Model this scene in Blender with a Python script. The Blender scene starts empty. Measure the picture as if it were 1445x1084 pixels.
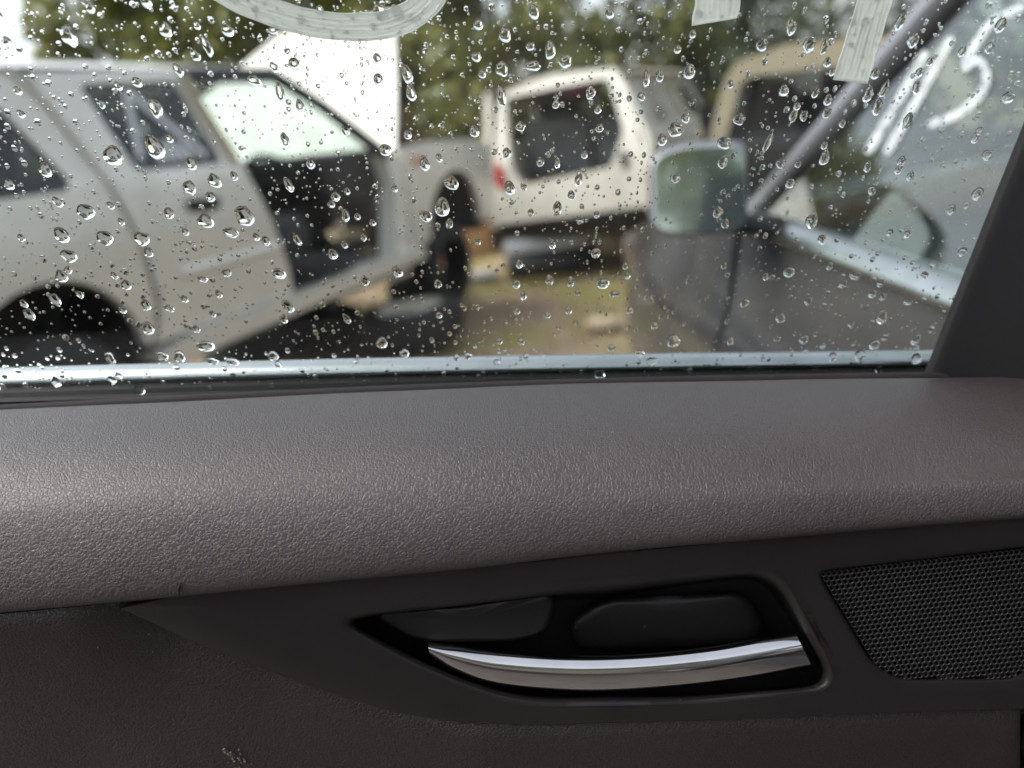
import bpy, bmesh, math, random
import numpy as np
from mathutils import Vector, Matrix, noise as mnoise

random.seed(7)
rng = np.random.default_rng(11)
sc = bpy.context.scene
COL = sc.collection
rad = math.radians

# ------------------------------------------------------------------ camera
FPX, CX, CY, CAMH = 1091.0, 722.5, 542.0, 1.45      # focal length in photo pixels
PITCH, ROLL = 19.0, 6.5
cam_d = bpy.data.cameras.new('camera')
cam_d.sensor_width = 36.0
cam_d.lens = 36.0 * FPX / 1445.0
cam_d.clip_start = 0.01
cam_d.clip_end = 400.0
cam_d.dof.use_dof = True
cam_d.dof.focus_distance = 0.352
cam_d.dof.aperture_fstop = 4.4
cam_o = bpy.data.objects.new('camera', cam_d)
COL.objects.link(cam_o)
cam_o.matrix_world = (Matrix.Translation((0, 0, CAMH)) @ Matrix.Rotation(rad(90 - PITCH), 4, 'X')
                      @ Matrix.Rotation(rad(-ROLL), 4, 'Z'))
sc.camera = cam_o
_p, _r = rad(PITCH), rad(ROLL)
FWD = np.array([0, math.cos(_p), -math.sin(_p)])
_u = np.array([0, math.sin(_p), math.cos(_p)])
_x = np.array([1.0, 0, 0])
RGT = _x * math.cos(_r) - _u * math.sin(_r)
UPV = _x * math.sin(_r) + _u * math.cos(_r)
CAM = np.array([0, 0, CAMH])

# ------------------------------------------------------------------ sky and sun
world = bpy.data.worlds.new('World')
sc.world = world
world.use_nodes = True
wn, wl = world.node_tree.nodes, world.node_tree.links
wn.clear()
w_out = wn.new('ShaderNodeOutputWorld')
w_bg = wn.new('ShaderNodeBackground')
w_sky = wn.new('ShaderNodeTexSky')
w_sky.sky_type = 'NISHITA'
w_sky.sun_disc = False
SUN_EL, SUN_AZ = 48.0, 268.0            # azimuth measured clockwise from +Y
w_sky.sun_elevation = rad(SUN_EL)
w_sky.sun_rotation = rad(SUN_AZ)
w_sky.dust_density = 4.0
w_sky.air_density = 1.0
w_sky.ozone_density = 1.0
w_hs = wn.new('ShaderNodeHueSaturation')
w_hs.inputs['Saturation'].default_value = 0.36
wl.new(w_sky.outputs[0], w_hs.inputs['Color'])
wl.new(w_hs.outputs[0], w_bg.inputs['Color'])
w_bg.inputs['Strength'].default_value = 0.15
wl.new(w_bg.outputs[0], w_out.inputs['Surface'])

sun_d = bpy.data.lights.new('sun', 'SUN')
sun_d.energy = 0.9
sun_d.angle = rad(60)
sun_d.color = (1.0, 0.96, 0.91)
sun_o = bpy.data.objects.new('sun', sun_d)
COL.objects.link(sun_o)
_sd = Vector((math.sin(rad(SUN_AZ)) * math.cos(rad(SUN_EL)), math.cos(rad(SUN_AZ)) * math.cos(rad(SUN_EL)), math.sin(rad(SUN_EL))))
sun_o.rotation_euler = _sd.to_track_quat('Z', 'Y').to_euler()

sc.view_settings.view_transform = 'Standard'
sc.view_settings.look = 'None'
sc.view_settings.exposure = 1.3
sc.view_settings.gamma = 1.0
sc.view_settings.use_curve_mapping = False
sc.render.engine = 'CYCLES'
cy = sc.cycles
cy.use_denoising = True
cy.max_bounces = 14
cy.diffuse_bounces = 3
cy.glossy_bounces = 5
cy.transmission_bounces = 12
cy.transparent_max_bounces = 12
cy.sample_clamp_indirect = 8.0
cy.caustics_refractive = True
cy.caustics_reflective = True

# ------------------------------------------------------------------ helpers
def ray(px, py):
    return RGT * (px - CX) / FPX + UPV * (CY - py) / FPX + FWD
def PY(px, py, Y):
    d = ray(px, py); return CAM + d * (Y / d[1])
def PX(px, py, X):
    d = ray(px, py); return CAM + d * (X / d[0])
def PZ(px, py, z=0.0):
    d = ray(px, py); return CAM + d * ((z - CAMH) / d[2])
def PP(px, py, p0, n):
    d = ray(px, py); return CAM + d * (np.dot(np.array(p0) - CAM, n) / np.dot(d, n))

def tag(o, label=None, cat=None, group=None, kind=None):
    if label: o['label'] = label
    if cat: o['category'] = cat
    if group: o['group'] = group
    if kind: o['kind'] = kind
    return o

def empty(name, loc, label=None, cat=None, group=None, rz=0.0):
    o = bpy.data.objects.new(name, None)
    o.empty_display_size = 0.1
    o.location = loc
    o.rotation_euler = (0, 0, rz)
    COL.objects.link(o)
    tag(o, label, cat, group)
    return o

def root_inverse(p):
    m = Matrix.Identity(4)
    if p.type == 'MESH': return m          # mesh parts already stand in world coordinates
    while p is not None:
        if p.type == 'EMPTY':
            m = Matrix.Translation(p.location) @ Matrix.Rotation(p.rotation_euler.z, 4, 'Z') @ m
        p = p.parent
    return m.inverted()

class MB:
    def __init__(self):
        self.v, self.f = [], []
    def add(self, verts, faces):
        n = len(self.v)
        self.v += [tuple(map(float, q)) for q in verts]
        self.f += [tuple(i + n for i in q) for q in faces]
        return self
    def grid(self, rows, close_u=False, close_v=False, flip=False):
        nr, ncl = len(rows), len(rows[0])
        vs = [p for r in rows for p in r]
        fs = []
        for i in range(nr if close_v else nr - 1):
            for j in range(ncl if close_u else ncl - 1):
                a, b = i * ncl + j, i * ncl + (j + 1) % ncl
                c, d = ((i + 1) % nr) * ncl + (j + 1) % ncl, ((i + 1) % nr) * ncl + j
                fs.append((a, d, c, b) if flip else (a, b, c, d))
        return self.add(vs, fs)
    def box(self, c, s, R=None):
        c = np.array(c, float); s = np.array(s, float) / 2
        vs = []
        for k in range(8):
            q = np.array([s[0] * (1 if k & 1 else -1), s[1] * (1 if k & 2 else -1), s[2] * (1 if k & 4 else -1)])
            if R is not None: q = R @ q
            vs.append(c + q)
        return self.add(vs, [(0, 2, 3, 1), (4, 5, 7, 6), (0, 1, 5, 4), (2, 6, 7, 3), (0, 4, 6, 2), (1, 3, 7, 5)])
    def tube(self, path, r, n=10, caps=True, sx=1.0, sy=1.0, ref=(0, 0, 1)):
        path = [np.array(p, float) for p in path]
        rows = []
        for i, p in enumerate(path):
            t = path[min(i + 1, len(path) - 1)] - path[max(i - 1, 0)]
            t /= np.linalg.norm(t) + 1e-12
            a = np.cross(t, ref)
            if np.linalg.norm(a) < 1e-3: a = np.cross(t, (0, 1, 0))
            a /= np.linalg.norm(a); b = np.cross(a, t)
            rr = r[i] if hasattr(r, '__len__') else r
            rows.append([p + a * math.cos(2 * math.pi * k / n) * rr * sx + b * math.sin(2 * math.pi * k / n) * rr * sy for k in range(n)])
        base = len(self.v)
        self.grid(rows, close_u=True)
        if caps:
            self.f.append(tuple(base + k for k in range(n))[::-1])
            self.f.append(tuple(base + (len(rows) - 1) * n + k for k in range(n)))
        return self
    def build(self, name, mat, parent=None, smooth=True, sharp=35, bevel=0.0, subsurf=0, seg=2):
        me = bpy.data.meshes.new(name)
        me.from_pydata(self.v, [], self.f)
        bm = bmesh.new(); bm.from_mesh(me)
        bmesh.ops.recalc_face_normals(bm, faces=bm.faces)
        bm.to_mesh(me); bm.free()
        return finish(name, me, mat, parent, smooth, sharp, bevel, subsurf, seg)

def finish(name, me, mat, parent=None, smooth=True, sharp=35, bevel=0.0, subsurf=0, seg=2):
    if smooth:
        me.shade_smooth()
        if sharp and not subsurf: me.set_sharp_from_angle(angle=rad(sharp))
    o = bpy.data.objects.new(name, me)
    COL.objects.link(o)
    if mat: me.materials.append(mat)
    if parent is not None:
        o.parent = parent
        o.matrix_parent_inverse = root_inverse(parent)
    if bevel:
        m = o.modifiers.new('bevel', 'BEVEL'); m.width = bevel; m.segments = seg; m.limit_method = 'ANGLE'; m.angle_limit = rad(30)
    if subsurf:
        m = o.modifiers.new('subsurf', 'SUBSURF'); m.levels = subsurf; m.render_levels = subsurf
    return o

def panel(name, outline, holes, mapf, mat, parent, thick=0.03, cuts=(), cuts_s=(), sharp=40):
    """flat outline (s,z) with holes -> cut in bands, mapped to 3D by mapf(s,z,depth), given thickness"""
    bm = bmesh.new()
    for loop in [outline] + list(holes):
        vs = [bm.verts.new((p[0], p[1], 0)) for p in loop]
        for i in range(len(vs)): bm.edges.new((vs[i], vs[(i + 1) % len(vs)]))
    bmesh.ops.triangle_fill(bm, use_beauty=True, use_dissolve=False, edges=bm.edges[:])
    for c in cuts:
        bmesh.ops.bisect_plane(bm, geom=bm.verts[:] + bm.edges[:] + bm.faces[:], plane_co=(0, c, 0), plane_no=(0, 1, 0))
    for c in cuts_s:
        bmesh.ops.bisect_plane(bm, geom=bm.verts[:] + bm.edges[:] + bm.faces[:], plane_co=(c, 0, 0), plane_no=(1, 0, 0))
    bm.verts.index_update()
    mb = MB()
    n = len(bm.verts)
    pts = [(v.co.x, v.co.y) for v in bm.verts]
    mb.v = [tuple(map(float, mapf(s, z, 0))) for s, z in pts] + [tuple(map(float, mapf(s, z, thick))) for s, z in pts]
    for f in bm.faces:
        idx = [v.index for v in f.verts]
        mb.f.append(tuple(idx)); mb.f.append(tuple(i + n for i in reversed(idx)))
    for e in bm.edges:
        if len(e.link_faces) == 1:
            a, b = e.verts[0].index, e.verts[1].index
            mb.f.append((a, b, b + n, a + n))
    bm.free()
    return mb.build(name, mat, parent, sharp=sharp)

def spline(pts, n):
    """Catmull-Rom through the points, n samples by chord length"""
    P = [np.array(p, float) for p in pts]
    P = [2 * P[0] - P[1]] + P + [2 * P[-1] - P[-2]]
    out = []
    for i in range(1, len(P) - 2):
        for k in range(24):
            t = k / 24
            a, b, c, d = P[i - 1], P[i], P[i + 1], P[i + 2]
            out.append(0.5 * ((2 * b) + (c - a) * t + (2 * a - 5 * b + 4 * c - d) * t * t + (3 * b - a - 3 * c + d) * t ** 3))
    out.append(P[-2])
    out = np.array(out)
    L = np.concatenate([[0], np.cumsum(np.linalg.norm(np.diff(out, axis=0), axis=1))])
    u = np.linspace(0, L[-1], n)
    return np.stack([np.interp(u, L, out[:, k]) for k in range(out.shape[1])], 1)

def rounded(poly, r, n=6):
    """closed 2-D polygon with rounded corners; r one value or one per corner"""
    out = []
    m = len(poly)
    for i in range(m):
        a, b, c = (np.array(poly[(i + k) % m], float) for k in (-1, 0, 1))
        rr = r[i] if hasattr(r, '__len__') else r
        da, dc = a - b, c - b
        la, lc = np.linalg.norm(da), np.linalg.norm(dc)
        rr = min(rr, la * .45, lc * .45)
        p, q = b + da / la * rr, b + dc / lc * rr
        for k in range(n + 1):
            t = k / n
            out.append((1 - t) ** 2 * p + 2 * t * (1 - t) * b + t * t * q)
    return np.array(out)

def resample_closed(poly, n):
    P = np.vstack([poly, poly[:1]])
    L = np.concatenate([[0], np.cumsum(np.linalg.norm(np.diff(P, axis=0), axis=1))])
    u = np.linspace(0, L[-1], n, endpoint=False)
    return np.stack([np.interp(u, L, P[:, k]) for k in range(P.shape[1])], 1)

def by_angle(poly, c, angles):
    """points where rays from c at the given angles leave the closed polygon"""
    poly = np.array(poly, float); out = []
    m = len(poly)
    A, B = poly, np.roll(poly, -1, axis=0)
    for t in angles:
        d = np.array([math.cos(t), math.sin(t)])
        e = B - A
        den = d[0] * e[:, 1] - d[1] * e[:, 0]
        den = np.where(abs(den) < 1e-12, 1e-12, den)
        w = A - c
        k = (w[:, 0] * e[:, 1] - w[:, 1] * e[:, 0]) / den
        s = (w[:, 0] * d[1] - w[:, 1] * d[0]) / den
        ok = (k > 0) & (s >= -1e-6) & (s <= 1 + 1e-6)
        out.append(c + d * k[ok].max())
    return np.array(out)

# ------------------------------------------------------------------ materials
def mat_new(name):
    m = bpy.data.materials.new(name); m.use_nodes = True
    nt = m.node_tree
    b = nt.nodes['Principled BSDF']
    return m, nt, b
def N(nt, t, **kw):
    n = nt.nodes.new(t)
    for k, v in kw.items():
        if k in n.inputs: n.inputs[k].default_value = v
        else: setattr(n, k, v)
    return n
def coords(nt, out='Object'):
    return N(nt, 'ShaderNodeTexCoord').outputs[out]
def ramp(nt, src, stops):
    r = N(nt, 'ShaderNodeValToRGB')
    e = r.color_ramp.elements
    while len(e) < len(stops): e.new(0.5)
    for k, (p, c) in enumerate(stops):
        e[k].position = p
        e[k].color = (c, c, c, 1) if not hasattr(c, '__len__') else (*c, 1)
    nt.links.new(src, r.inputs[0])
    return r.outputs[0]
def mixc(nt, fac, a, b):
    m = N(nt, 'ShaderNodeMix', data_type='RGBA')
    L = nt.links
    if hasattr(fac, 'node'): L.new(fac, m.inputs[0])
    else: m.inputs[0].default_value = fac
    for k, q in ((6, a), (7, b)):
        if hasattr(q, 'node'): L.new(q, m.inputs[k])
        else: m.inputs[k].default_value = (*q, 1)
    return m.outputs[2]
def math_n(nt, op, a, b=None):
    m = N(nt, 'ShaderNodeMath', operation=op)
    for k, q in ((0, a), (1, b)):
        if q is None: continue
        if hasattr(q, 'node'): nt.links.new(q, m.inputs[k])
        else: m.inputs[k].default_value = q
    return m.outputs[0]

def dust_mask(nt, vec, scale=130.0, size=0.035, keep=0.55):
    v = N(nt, 'ShaderNodeTexVoronoi', Scale=scale); nt.links.new(vec, v.inputs['Vector'])
    near = math_n(nt, 'LESS_THAN', v.outputs['Distance'], size)
    sep = N(nt, 'ShaderNodeSeparateColor'); nt.links.new(v.outputs['Color'], sep.inputs[0])
    pick = math_n(nt, 'GREATER_THAN', sep.outputs[0], keep)
    return math_n(nt, 'MULTIPLY', near, pick)

def leather(name, base, rough, scale, strength, dist=0.0005, specks=True, spec=0.5):
    m, nt, b = mat_new(name)
    L = nt.links
    vec = coords(nt)
    n0 = N(nt, 'ShaderNodeTexNoise', Scale=scale * 0.35, Detail=2.0); L.new(vec, n0.inputs['Vector'])
    warp = N(nt, 'ShaderNodeVectorMath', operation='MULTIPLY_ADD')
    L.new(n0.outputs['Color'], warp.inputs[0]); warp.inputs[1].default_value = (1.3 / scale,) * 3; L.new(vec, warp.inputs[2])
    vo = N(nt, 'ShaderNodeTexVoronoi', Scale=scale, feature='DISTANCE_TO_EDGE'); L.new(warp.outputs[0], vo.inputs['Vector'])
    vo2 = N(nt, 'ShaderNodeTexVoronoi', Scale=scale * 0.37, feature='DISTANCE_TO_EDGE'); L.new(warp.outputs[0], vo2.inputs['Vector'])
    h1 = ramp(nt, vo.outputs['Distance'], [(0.0, 0.0), (0.09, 0.72), (0.22, 0.95), (0.5, 1.0)])
    h2 = ramp(nt, vo2.outputs['Distance'], [(0.0, 0.0), (0.07, 0.9), (0.3, 1.0)])
    nz = N(nt, 'ShaderNodeTexNoise', Scale=scale * 2.3, Detail=2.0); L.new(vec, nz.inputs['Vector'])
    h = math_n(nt, 'ADD', math_n(nt, 'ADD', h1, math_n(nt, 'MULTIPLY', h2, 0.5)), math_n(nt, 'MULTIPLY', nz.outputs['Fac'], 0.35))
    bp = N(nt, 'ShaderNodeBump', Strength=strength, Distance=dist)
    L.new(h, bp.inputs['Height']); L.new(bp.outputs[0], b.inputs['Normal'])
    big = N(nt, 'ShaderNodeTexNoise', Scale=14.0, Detail=4.0); L.new(vec, big.inputs['Vector'])
    var = ramp(nt, big.outputs['Fac'], [(0.3, 0.88), (0.7, 1.10)])
    mul = N(nt, 'ShaderNodeMix', data_type='RGBA', blend_type='MULTIPLY'); mul.inputs[0].default_value = 1.0
    mul.inputs[6].default_value = (*base, 1); L.new(var, mul.inputs[7])
    col = mul.outputs[2]
    if specks:
        col = mixc(nt, math_n(nt, 'MULTIPLY', dust_mask(nt, vec, 95.0, 0.030, 0.72), 0.6), col, (0.45, 0.43, 0.40))
    L.new(col, b.inputs['Base Color'])
    rr = math_n(nt, 'ADD', math_n(nt, 'MULTIPLY', big.outputs['Fac'], 0.14), rough - 0.07)
    L.new(rr, b.inputs['Roughness'])
    b.inputs['Specular IOR Level'].default_value = spec
    return m

def plastic(name, base, rough, bump=0.15, bscale=900.0, specks=True, spec=0.5):
    m, nt, b = mat_new(name)
    L = nt.links
    vec = coords(nt)
    nz = N(nt, 'ShaderNodeTexNoise', Scale=bscale, Detail=2.0); L.new(vec, nz.inputs['Vector'])
    bp = N(nt, 'ShaderNodeBump', Strength=bump, Distance=0.0003)
    L.new(nz.outputs['Fac'], bp.inputs['Height']); L.new(bp.outputs[0], b.inputs['Normal'])
    col = base
    big = N(nt, 'ShaderNodeTexNoise', Scale=22.0, Detail=5.0); L.new(vec, big.inputs['Vector'])
    col = mixc(nt, ramp(nt, big.outputs['Fac'], [(0.35, 0.0), (0.75, 0.5)]), base, tuple(c * 1.5 + 0.002 for c in base))
    if specks:
        col = mixc(nt, math_n(nt, 'MULTIPLY', dust_mask(nt, vec, 110.0, 0.034, 0.62), 0.6), col, (0.40, 0.38, 0.36))
        L.new(math_n(nt, 'ADD', math_n(nt, 'MULTIPLY', big.outputs['Fac'], 0.16), rough - 0.08), b.inputs['Roughness'])
    else:
        b.inputs['Roughness'].default_value = rough
    L.new(col, b.inputs['Base Color']) if hasattr(col, 'node') else None
    b.inputs['Specular IOR Level'].default_value = spec
    return m

def simple(name, base, rough=0.5, metallic=0.0, spec=0.5, coat=0.0, var=0.0, vscale=6.0):
    m, nt, b = mat_new(name)
    b.inputs['Base Color'].default_value = (*base, 1)
    b.inputs['Roughness'].default_value = rough
    b.inputs['Metallic'].default_value = metallic
    b.inputs['Specular IOR Level'].default_value = spec
    b.inputs['Coat Weight'].default_value = coat
    b.inputs['Coat Roughness'].default_value = 0.05
    if var:
        nz = N(nt, 'ShaderNodeTexNoise', Scale=vscale, Detail=5.0); nt.links.new(coords(nt), nz.inputs['Vector'])
        c = mixc(nt, ramp(nt, nz.outputs['Fac'], [(0.32, 0.0), (0.7, 1.0)]), tuple(q * (1 - var) for q in base), tuple(min(1, q * (1 + var * .6)) for q in base))
        nt.links.new(c, b.inputs['Base Color'])
    return m

def glass(name, tint, ior=1.5, rough=0.0):
    m, nt, b = mat_new(name)
    b.inputs['Base Color'].default_value = (*tint, 1)
    b.inputs['Roughness'].default_value = rough
    b.inputs['IOR'].default_value = ior
    b.inputs['Transmission Weight'].default_value = 1.0
    return m

M = {}
M['ledge'] = leather('ledge_leather', (0.050, 0.0408, 0.0398), 0.44, 660.0, 0.55, 0.00032, spec=0.7)
M['lower'] = leather('lower_trim_grain', (0.0290, 0.0222, 0.0200), 0.54, 540.0, 0.60, 0.00035)
M['bezel'] = plastic('bezel_plastic', (0.0175, 0.0150, 0.0146), 0.46, 0.10, 1500.0, spec=0.36)
M['cup'] = plastic('cup_plastic', (0.0120, 0.0108, 0.0106), 0.42, 0.08, 1500.0, spec=0.4)
M['grille'] = plastic('grille_plastic', (0.022, 0.0215, 0.0215), 0.38, 0.05, 1500.0, specks=False)
M['black'] = simple('black_backing', (0.004, 0.004, 0.004), 0.8)
M['sail'] = leather('pillar_trim_grain', (0.0085, 0.0087, 0.0098), 0.62, 900.0, 0.25, 0.0002, specks=False)
M['rubber'] = simple('seal_rubber', (0.006, 0.0065, 0.0065), 0.6, spec=.3, var=0.3, vscale=40)
M['seal_in'] = simple('inner_seal_flock', (0.022, 0.017, 0.016), 0.7, var=0.3, vscale=60)
M['mould'] = simple('moulding_metal', (0.46, 0.49, 0.485), 0.30, 1.0, var=.12, vscale=30)
M['chrome'] = simple('handle_chrome', (0.64, 0.63, 0.63), 0.11, 1.0, var=.06, vscale=60)
M['glass'] = glass('window_glass', (0.93, 0.975, 0.96), 1.5)
M['water'] = glass('rain_water', (1.0, 1.0, 1.0), 1.333)

# ------------------------------------------------------------------ the open rear door
DOOR_BASE = (0.0, 0.40, 0.55)
door = empty('open_car_door', DOOR_BASE, 'open rear car door with charcoal grained trim and rain-spotted window', 'car door')

T_LINE = [(-260, 590), (0, 578), (350, 560), (700, 545), (1000, 537), (1300, 532), (1500, 530), (1800, 529)]
L_LINE = [(-300, 901), (0, 873), (200, 853), (420, 833), (640, 812), (1000, 775), (1445, 737), (1800, 708)]
YT, YL = 0.372, 0.281
tl = np.array([PY(*p, YT) for p in spline(T_LINE, 60)])
ll = np.array([PY(*p, YL) for p in spline(L_LINE, 60)])
def zt(X): return np.interp(X, tl[:, 0], tl[:, 2])
def zl(X): return np.interp(X, ll[:, 0], ll[:, 2])

rows = []
XS = np.linspace(-0.36, 0.40, 90)
for X in XS:
    a, b = zt(X), zl(X)
    h = a - b
    wob = 0.0006 * math.sin(X * 19 + 1) + 0.0004 * math.sin(X * 47)
    prof = [(0.3775, a - 0.012), (0.3765, a - 0.0035), (0.3735, a - 0.0003), (0.366, a + 0.0008), (0.348, a + 0.0008),
            (0.329, a - 0.0008), (0.313, a - 0.0045), (0.3015, a - 0.0100), (0.2930, a - 0.0175),
            (0.2875, b + 0.50 * h), (0.2842, b + 0.33 * h), (0.2826, b + 0.19 * h), (0.2823, b + 0.08 * h),
            (0.2838, b + 0.012 * h), (0.2885, b - 0.0022), (0.296, b - 0.003)]
    rows.append([(X, y + wob, z) for y, z in prof])
MB().grid(rows).build('leather_ledge', M['ledge'], door, subsurf=2, sharp=0)

# weather seals and mouldings either side of the glass, following the belt line
def belt(Y, dz, x0=-0.42, x1=0.42, n=40):
    return [(X, Y, zt(X) + dz) for X in np.linspace(x0, x1, n)]
mb = MB(); mb.tube(belt(0.3795, -0.0022), 0.0022, 10)
mb.build('inner_belt_seal', M['seal_in'], door)
mb = MB(); mb.tube(belt(0.3845, -0.009), 0.0040, 8, sx=0.4)
mb.build('seal_lip', M['rubber'], door)
MLINE = [(-260, 538), (0, 531), (350, 521), (700, 513), (1000, 508), (1310, 504), (1600, 501)]
ml = np.array([PY(*p, 0.412) for p in spline(MLINE, 60)])
def zm(X): return np.interp(X, ml[:, 0], ml[:, 2])
XM = np.linspace(-0.42, 0.42, 40)
rows = []
for X in XM:
    z = zm(X); k = 0.78 - 0.32 * (X + 0.42) / 0.84
    rows.append([(X, 0.412 + y, z + q * k) for y, q in [(-0.0045, -0.0052), (-0.0052, -0.0030), (-0.0042, 0.0008), (-0.0015, 0.0034), (0.003, 0.0048), (0.009, 0.0046), (0.0125, 0.002), (0.0125, -0.008)]])
MB().grid(rows).build('belt_moulding', M['mould'], door, subsurf=1, sharp=0)
rows = []
for X in XM:
    z = zm(X)
    rows.append([(X, y, z + q) for y, q in [(0.4125, -0.0010), (0.4085, -0.0036), (0.4065, -0.0052), (0.4040, -0.0062), (0.4025, -0.0085), (0.4005, -0.0090), (0.3990, -0.0078), (0.3972, -0.0092), (0.3968, -0.07)]])
MB().grid(rows).build('outer_belt_seal', M['rubber'], door)

# window glass: a slab leaning in towards the top
G_Y0, G_Z0, G_T = 0.3885, 1.300, math.tan(rad(9.0))
def gY(z): return G_Y0 - (z - G_Z0) * G_T
GN = np.array([0, 1.0, G_T]); GN /= np.linalg.norm(GN)
TH = 0.0034
gp = [(-0.48, gY(1.27), 1.27), (0.44, gY(1.27), 1.27), (0.44, gY(1.66), 1.66), (-0.48, gY(1.66), 1.66)]
mb = MB()
mb.add([np.array(p) for p in gp] + [np.array(p) + GN * TH for p in gp],
       [(0, 1, 2, 3), (7, 6, 5, 4), (0, 4, 5, 1), (1, 5, 6, 2), (2, 6, 7, 3), (3, 7, 4, 0)])
window = mb.build('window_glass', M['glass'], door, smooth=False)

# pillar trim at the hinge end, in front of the glass
def sail_pt(px, py, Y): return PY(px, py, Y)
xb = PY(1308, 532, 0.3755)
edge = []
for t in np.linspace(-0.06, 1.45, 14):
    px, py = 1308 + (1445 - 1308) * t, 532 + (190 - 532) * t
    d = ray(px, py)
    Yg = G_Y0 - 0.012
    for _ in range(6):
        z = CAMH + d[2] / d[1] * Yg
        Yg = gY(z) - 0.0085
    edge.append(PY(px, py, Yg))
rows = []
for e in edge:
    e = np.array(e)
    rows.append([e + np.array([0.0035, 0.0085, 0]), e + np.array([0.0006, 0.0035, 0]), e + np.array([0.0004, 0.0012, 0]), e + np.array([0.0022, -0.0004, 0]),
                 e + np.array([0.006, -0.0016, 0]), e + np.array([0.020, -0.0065, 0]), e + np.array([0.045, -0.017, 0]), e + np.array([0.09, -0.036, 0]), e + np.array([0.22, -0.09, 0])])
MB().grid(rows).build('window_pillar_trim', M['sail'], door, sharp=60)
# frame over the top of the glass, above the picture
mb = MB(); mb.tube([(-0.50, gY(1.665), 1.665), (0.46, gY(1.665), 1.665)], 0.014, 10)
mb.build('window_top_frame', M['rubber'], door)

# handle surround: panel lofted round the pull cup
def YB(py): return 0.2885 + (py - 800) / 220.0 * 0.0075
def bez(px, py, off=0.0): return PY(px, py, YB(py) + off)
def lpy(px): 
    q = spline(L_LINE, 80); return np.interp(px, q[:, 0], q[:, 1])
outer = [(168, 858)] + [(x, lpy(x) - 10) for x in (260, 420, 640, 880, 1119)] + \
        [(1137, 822), (1196, 946), (1216, 1006)] + [(1050, 1014), (900, 1019), (760, 1023), (650, 1020), (560, 1006), (450, 973), (350, 935), (260, 900), (205, 874)]
outer = np.array(outer)
cup = rounded([(478, 874), (790, 836), (1092, 806), (1180, 968), (960, 986), (735, 988), (610, 945)], [40, 10, 46, 46, 60, 90, 120], 8)
cc = np.array([860.0, 905.0])
ang = sorted(set(list(np.linspace(-math.pi, math.pi, 220, endpoint=False)) +
                 [math.atan2(p[1] - cc[1], p[0] - cc[0]) for p in outer]))
O = by_angle(outer, cc, ang)
I = by_angle(cup, cc, ang)
def ring(k, off, src=None):
    # k = 0 at the outer outline, 1 at the cup edge, above 1 inside the cup
    pts = O + (I - O) * k if k <= 1 else cc + (I - cc) * (2 - k)
    return [bez(p[0], p[1], off) for p in pts]
IN = lambda d, off: [bez(*(p + (cc - p) / np.linalg.norm(cc - p) * d), off) for p in I]
OUT = lambda d, off: [bez(*(p + (cc - p) / np.linalg.norm(cc - p) * (d if p[0] < 1117 else d * .3)), off if p[0] < 1117 else 0.0) for p in O]
rings = [OUT(0.0, 0.012), OUT(0.0, 0.0016), OUT(1.2, 0.0006), OUT(3.5, 0.0), ring(0.35, 0.0), ring(0.7, 0.0), IN(-20, 0.0), IN(-13, 0.0003), IN(-7, 0.0011), IN(-2, 0.0027), IN(1, 0.0042), IN(3, 0.0060)]
MB().grid(rings, close_u=True).build('handle_surround', M['bezel'], door, sharp=50)
surround = bpy.data.objects['handle_surround']
cr = [IN(3, 0.0060), IN(5, 0.014), IN(7, 0.030), IN(11, 0.042), IN(20, 0.048), ring(1.5, 0.050), ring(1.9, 0.050)]
mb = MB().grid(cr, close_u=True)
mb.f.append(tuple(len(mb.v) - len(ang) + k for k in range(len(ang))))
mb.build('handle_cup', M['cup'], door, sharp=60)
# raised blocks inside the cup
def block(name, poly, r, y_front, y_back, mat, rim=6.0, parent=None):
    P = resample_closed(rounded(poly, r, 8), 80)
    c = P.mean(0)
    ins = lambda d: P + (c - P) / np.linalg.norm(c - P, axis=1)[:, None] * d
    rs = [[PY(*p, y_back) for p in ins(-1.0)], [PY(*p, y_front + 0.0030) for p in ins(0)], [PY(*p, y_front + 0.0010) for p in ins(rim * .45)], [PY(*p, y_front) for p in ins(rim)],
          [PY(*p, y_front - 0.0003) for p in ins(rim * 1.5)]]
    mb = MB().grid(rs, close_u=True)
    mb.v.append(tuple(PY(*c, y_front - 0.0005)))
    for k in range(80): mb.f.append((len(mb.v) - 81 + k, len(mb.v) - 81 + (k + 1) % 80, len(mb.v) - 1))
    return mb.build(name, mat, parent or door, sharp=60)
block('lock_block', [(525, 868), (785, 838), (775, 893), (720, 905), (590, 906)], [14, 16, 30, 20, 30], 0.3000, 0.345, M['cup'])
block('cup_floor_pad', [(800, 880), (850, 845), (1060, 835), (1085, 905), (960, 916), (815, 918)], [30, 40, 40, 30, 40, 24], 0.3215, 0.345, M['cup'], rim=16)

# right-hand part of the surround, round the speaker opening
outer2 = np.array([(1119, lpy(1119) - 10)] + [(x, lpy(x) - 10) for x in (1300, 1445, 1600)] + [(1600, 992), (1445, 1000), (1216, 1006), (1196, 946), (1137, 822)])
gril = rounded([(1152, 806), (1475, 768), (1455, 958), (1268, 960), (1228, 935)], [16, 20, 42, 46, 20], 8)
gc = np.array([1330.0, 875.0])
ang2 = sorted(set(list(np.linspace(-math.pi, math.pi, 160, endpoint=False)) + [math.atan2(p[1] - gc[1], p[0] - gc[0]) for p in outer2]))
O2, I2 = by_angle(outer2, gc, ang2), by_angle(gril, gc, ang2)
def in2(d, off): return [bez(*(p + (gc - p) / np.linalg.norm(gc - p) * d), off) for p in I2]
rings = [[bez(*p, 0.0) for p in O2], [bez(*(p + (q - p) * .6), 0.0) for p, q in zip(O2, I2)], in2(-5, 0.0), in2(-2, 0.0004), in2(0, 0.0014), in2(1, 0.0040)]
MB().grid(rings, close_u=True).build('speaker_surround', M['bezel'], door, sharp=50)
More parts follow.
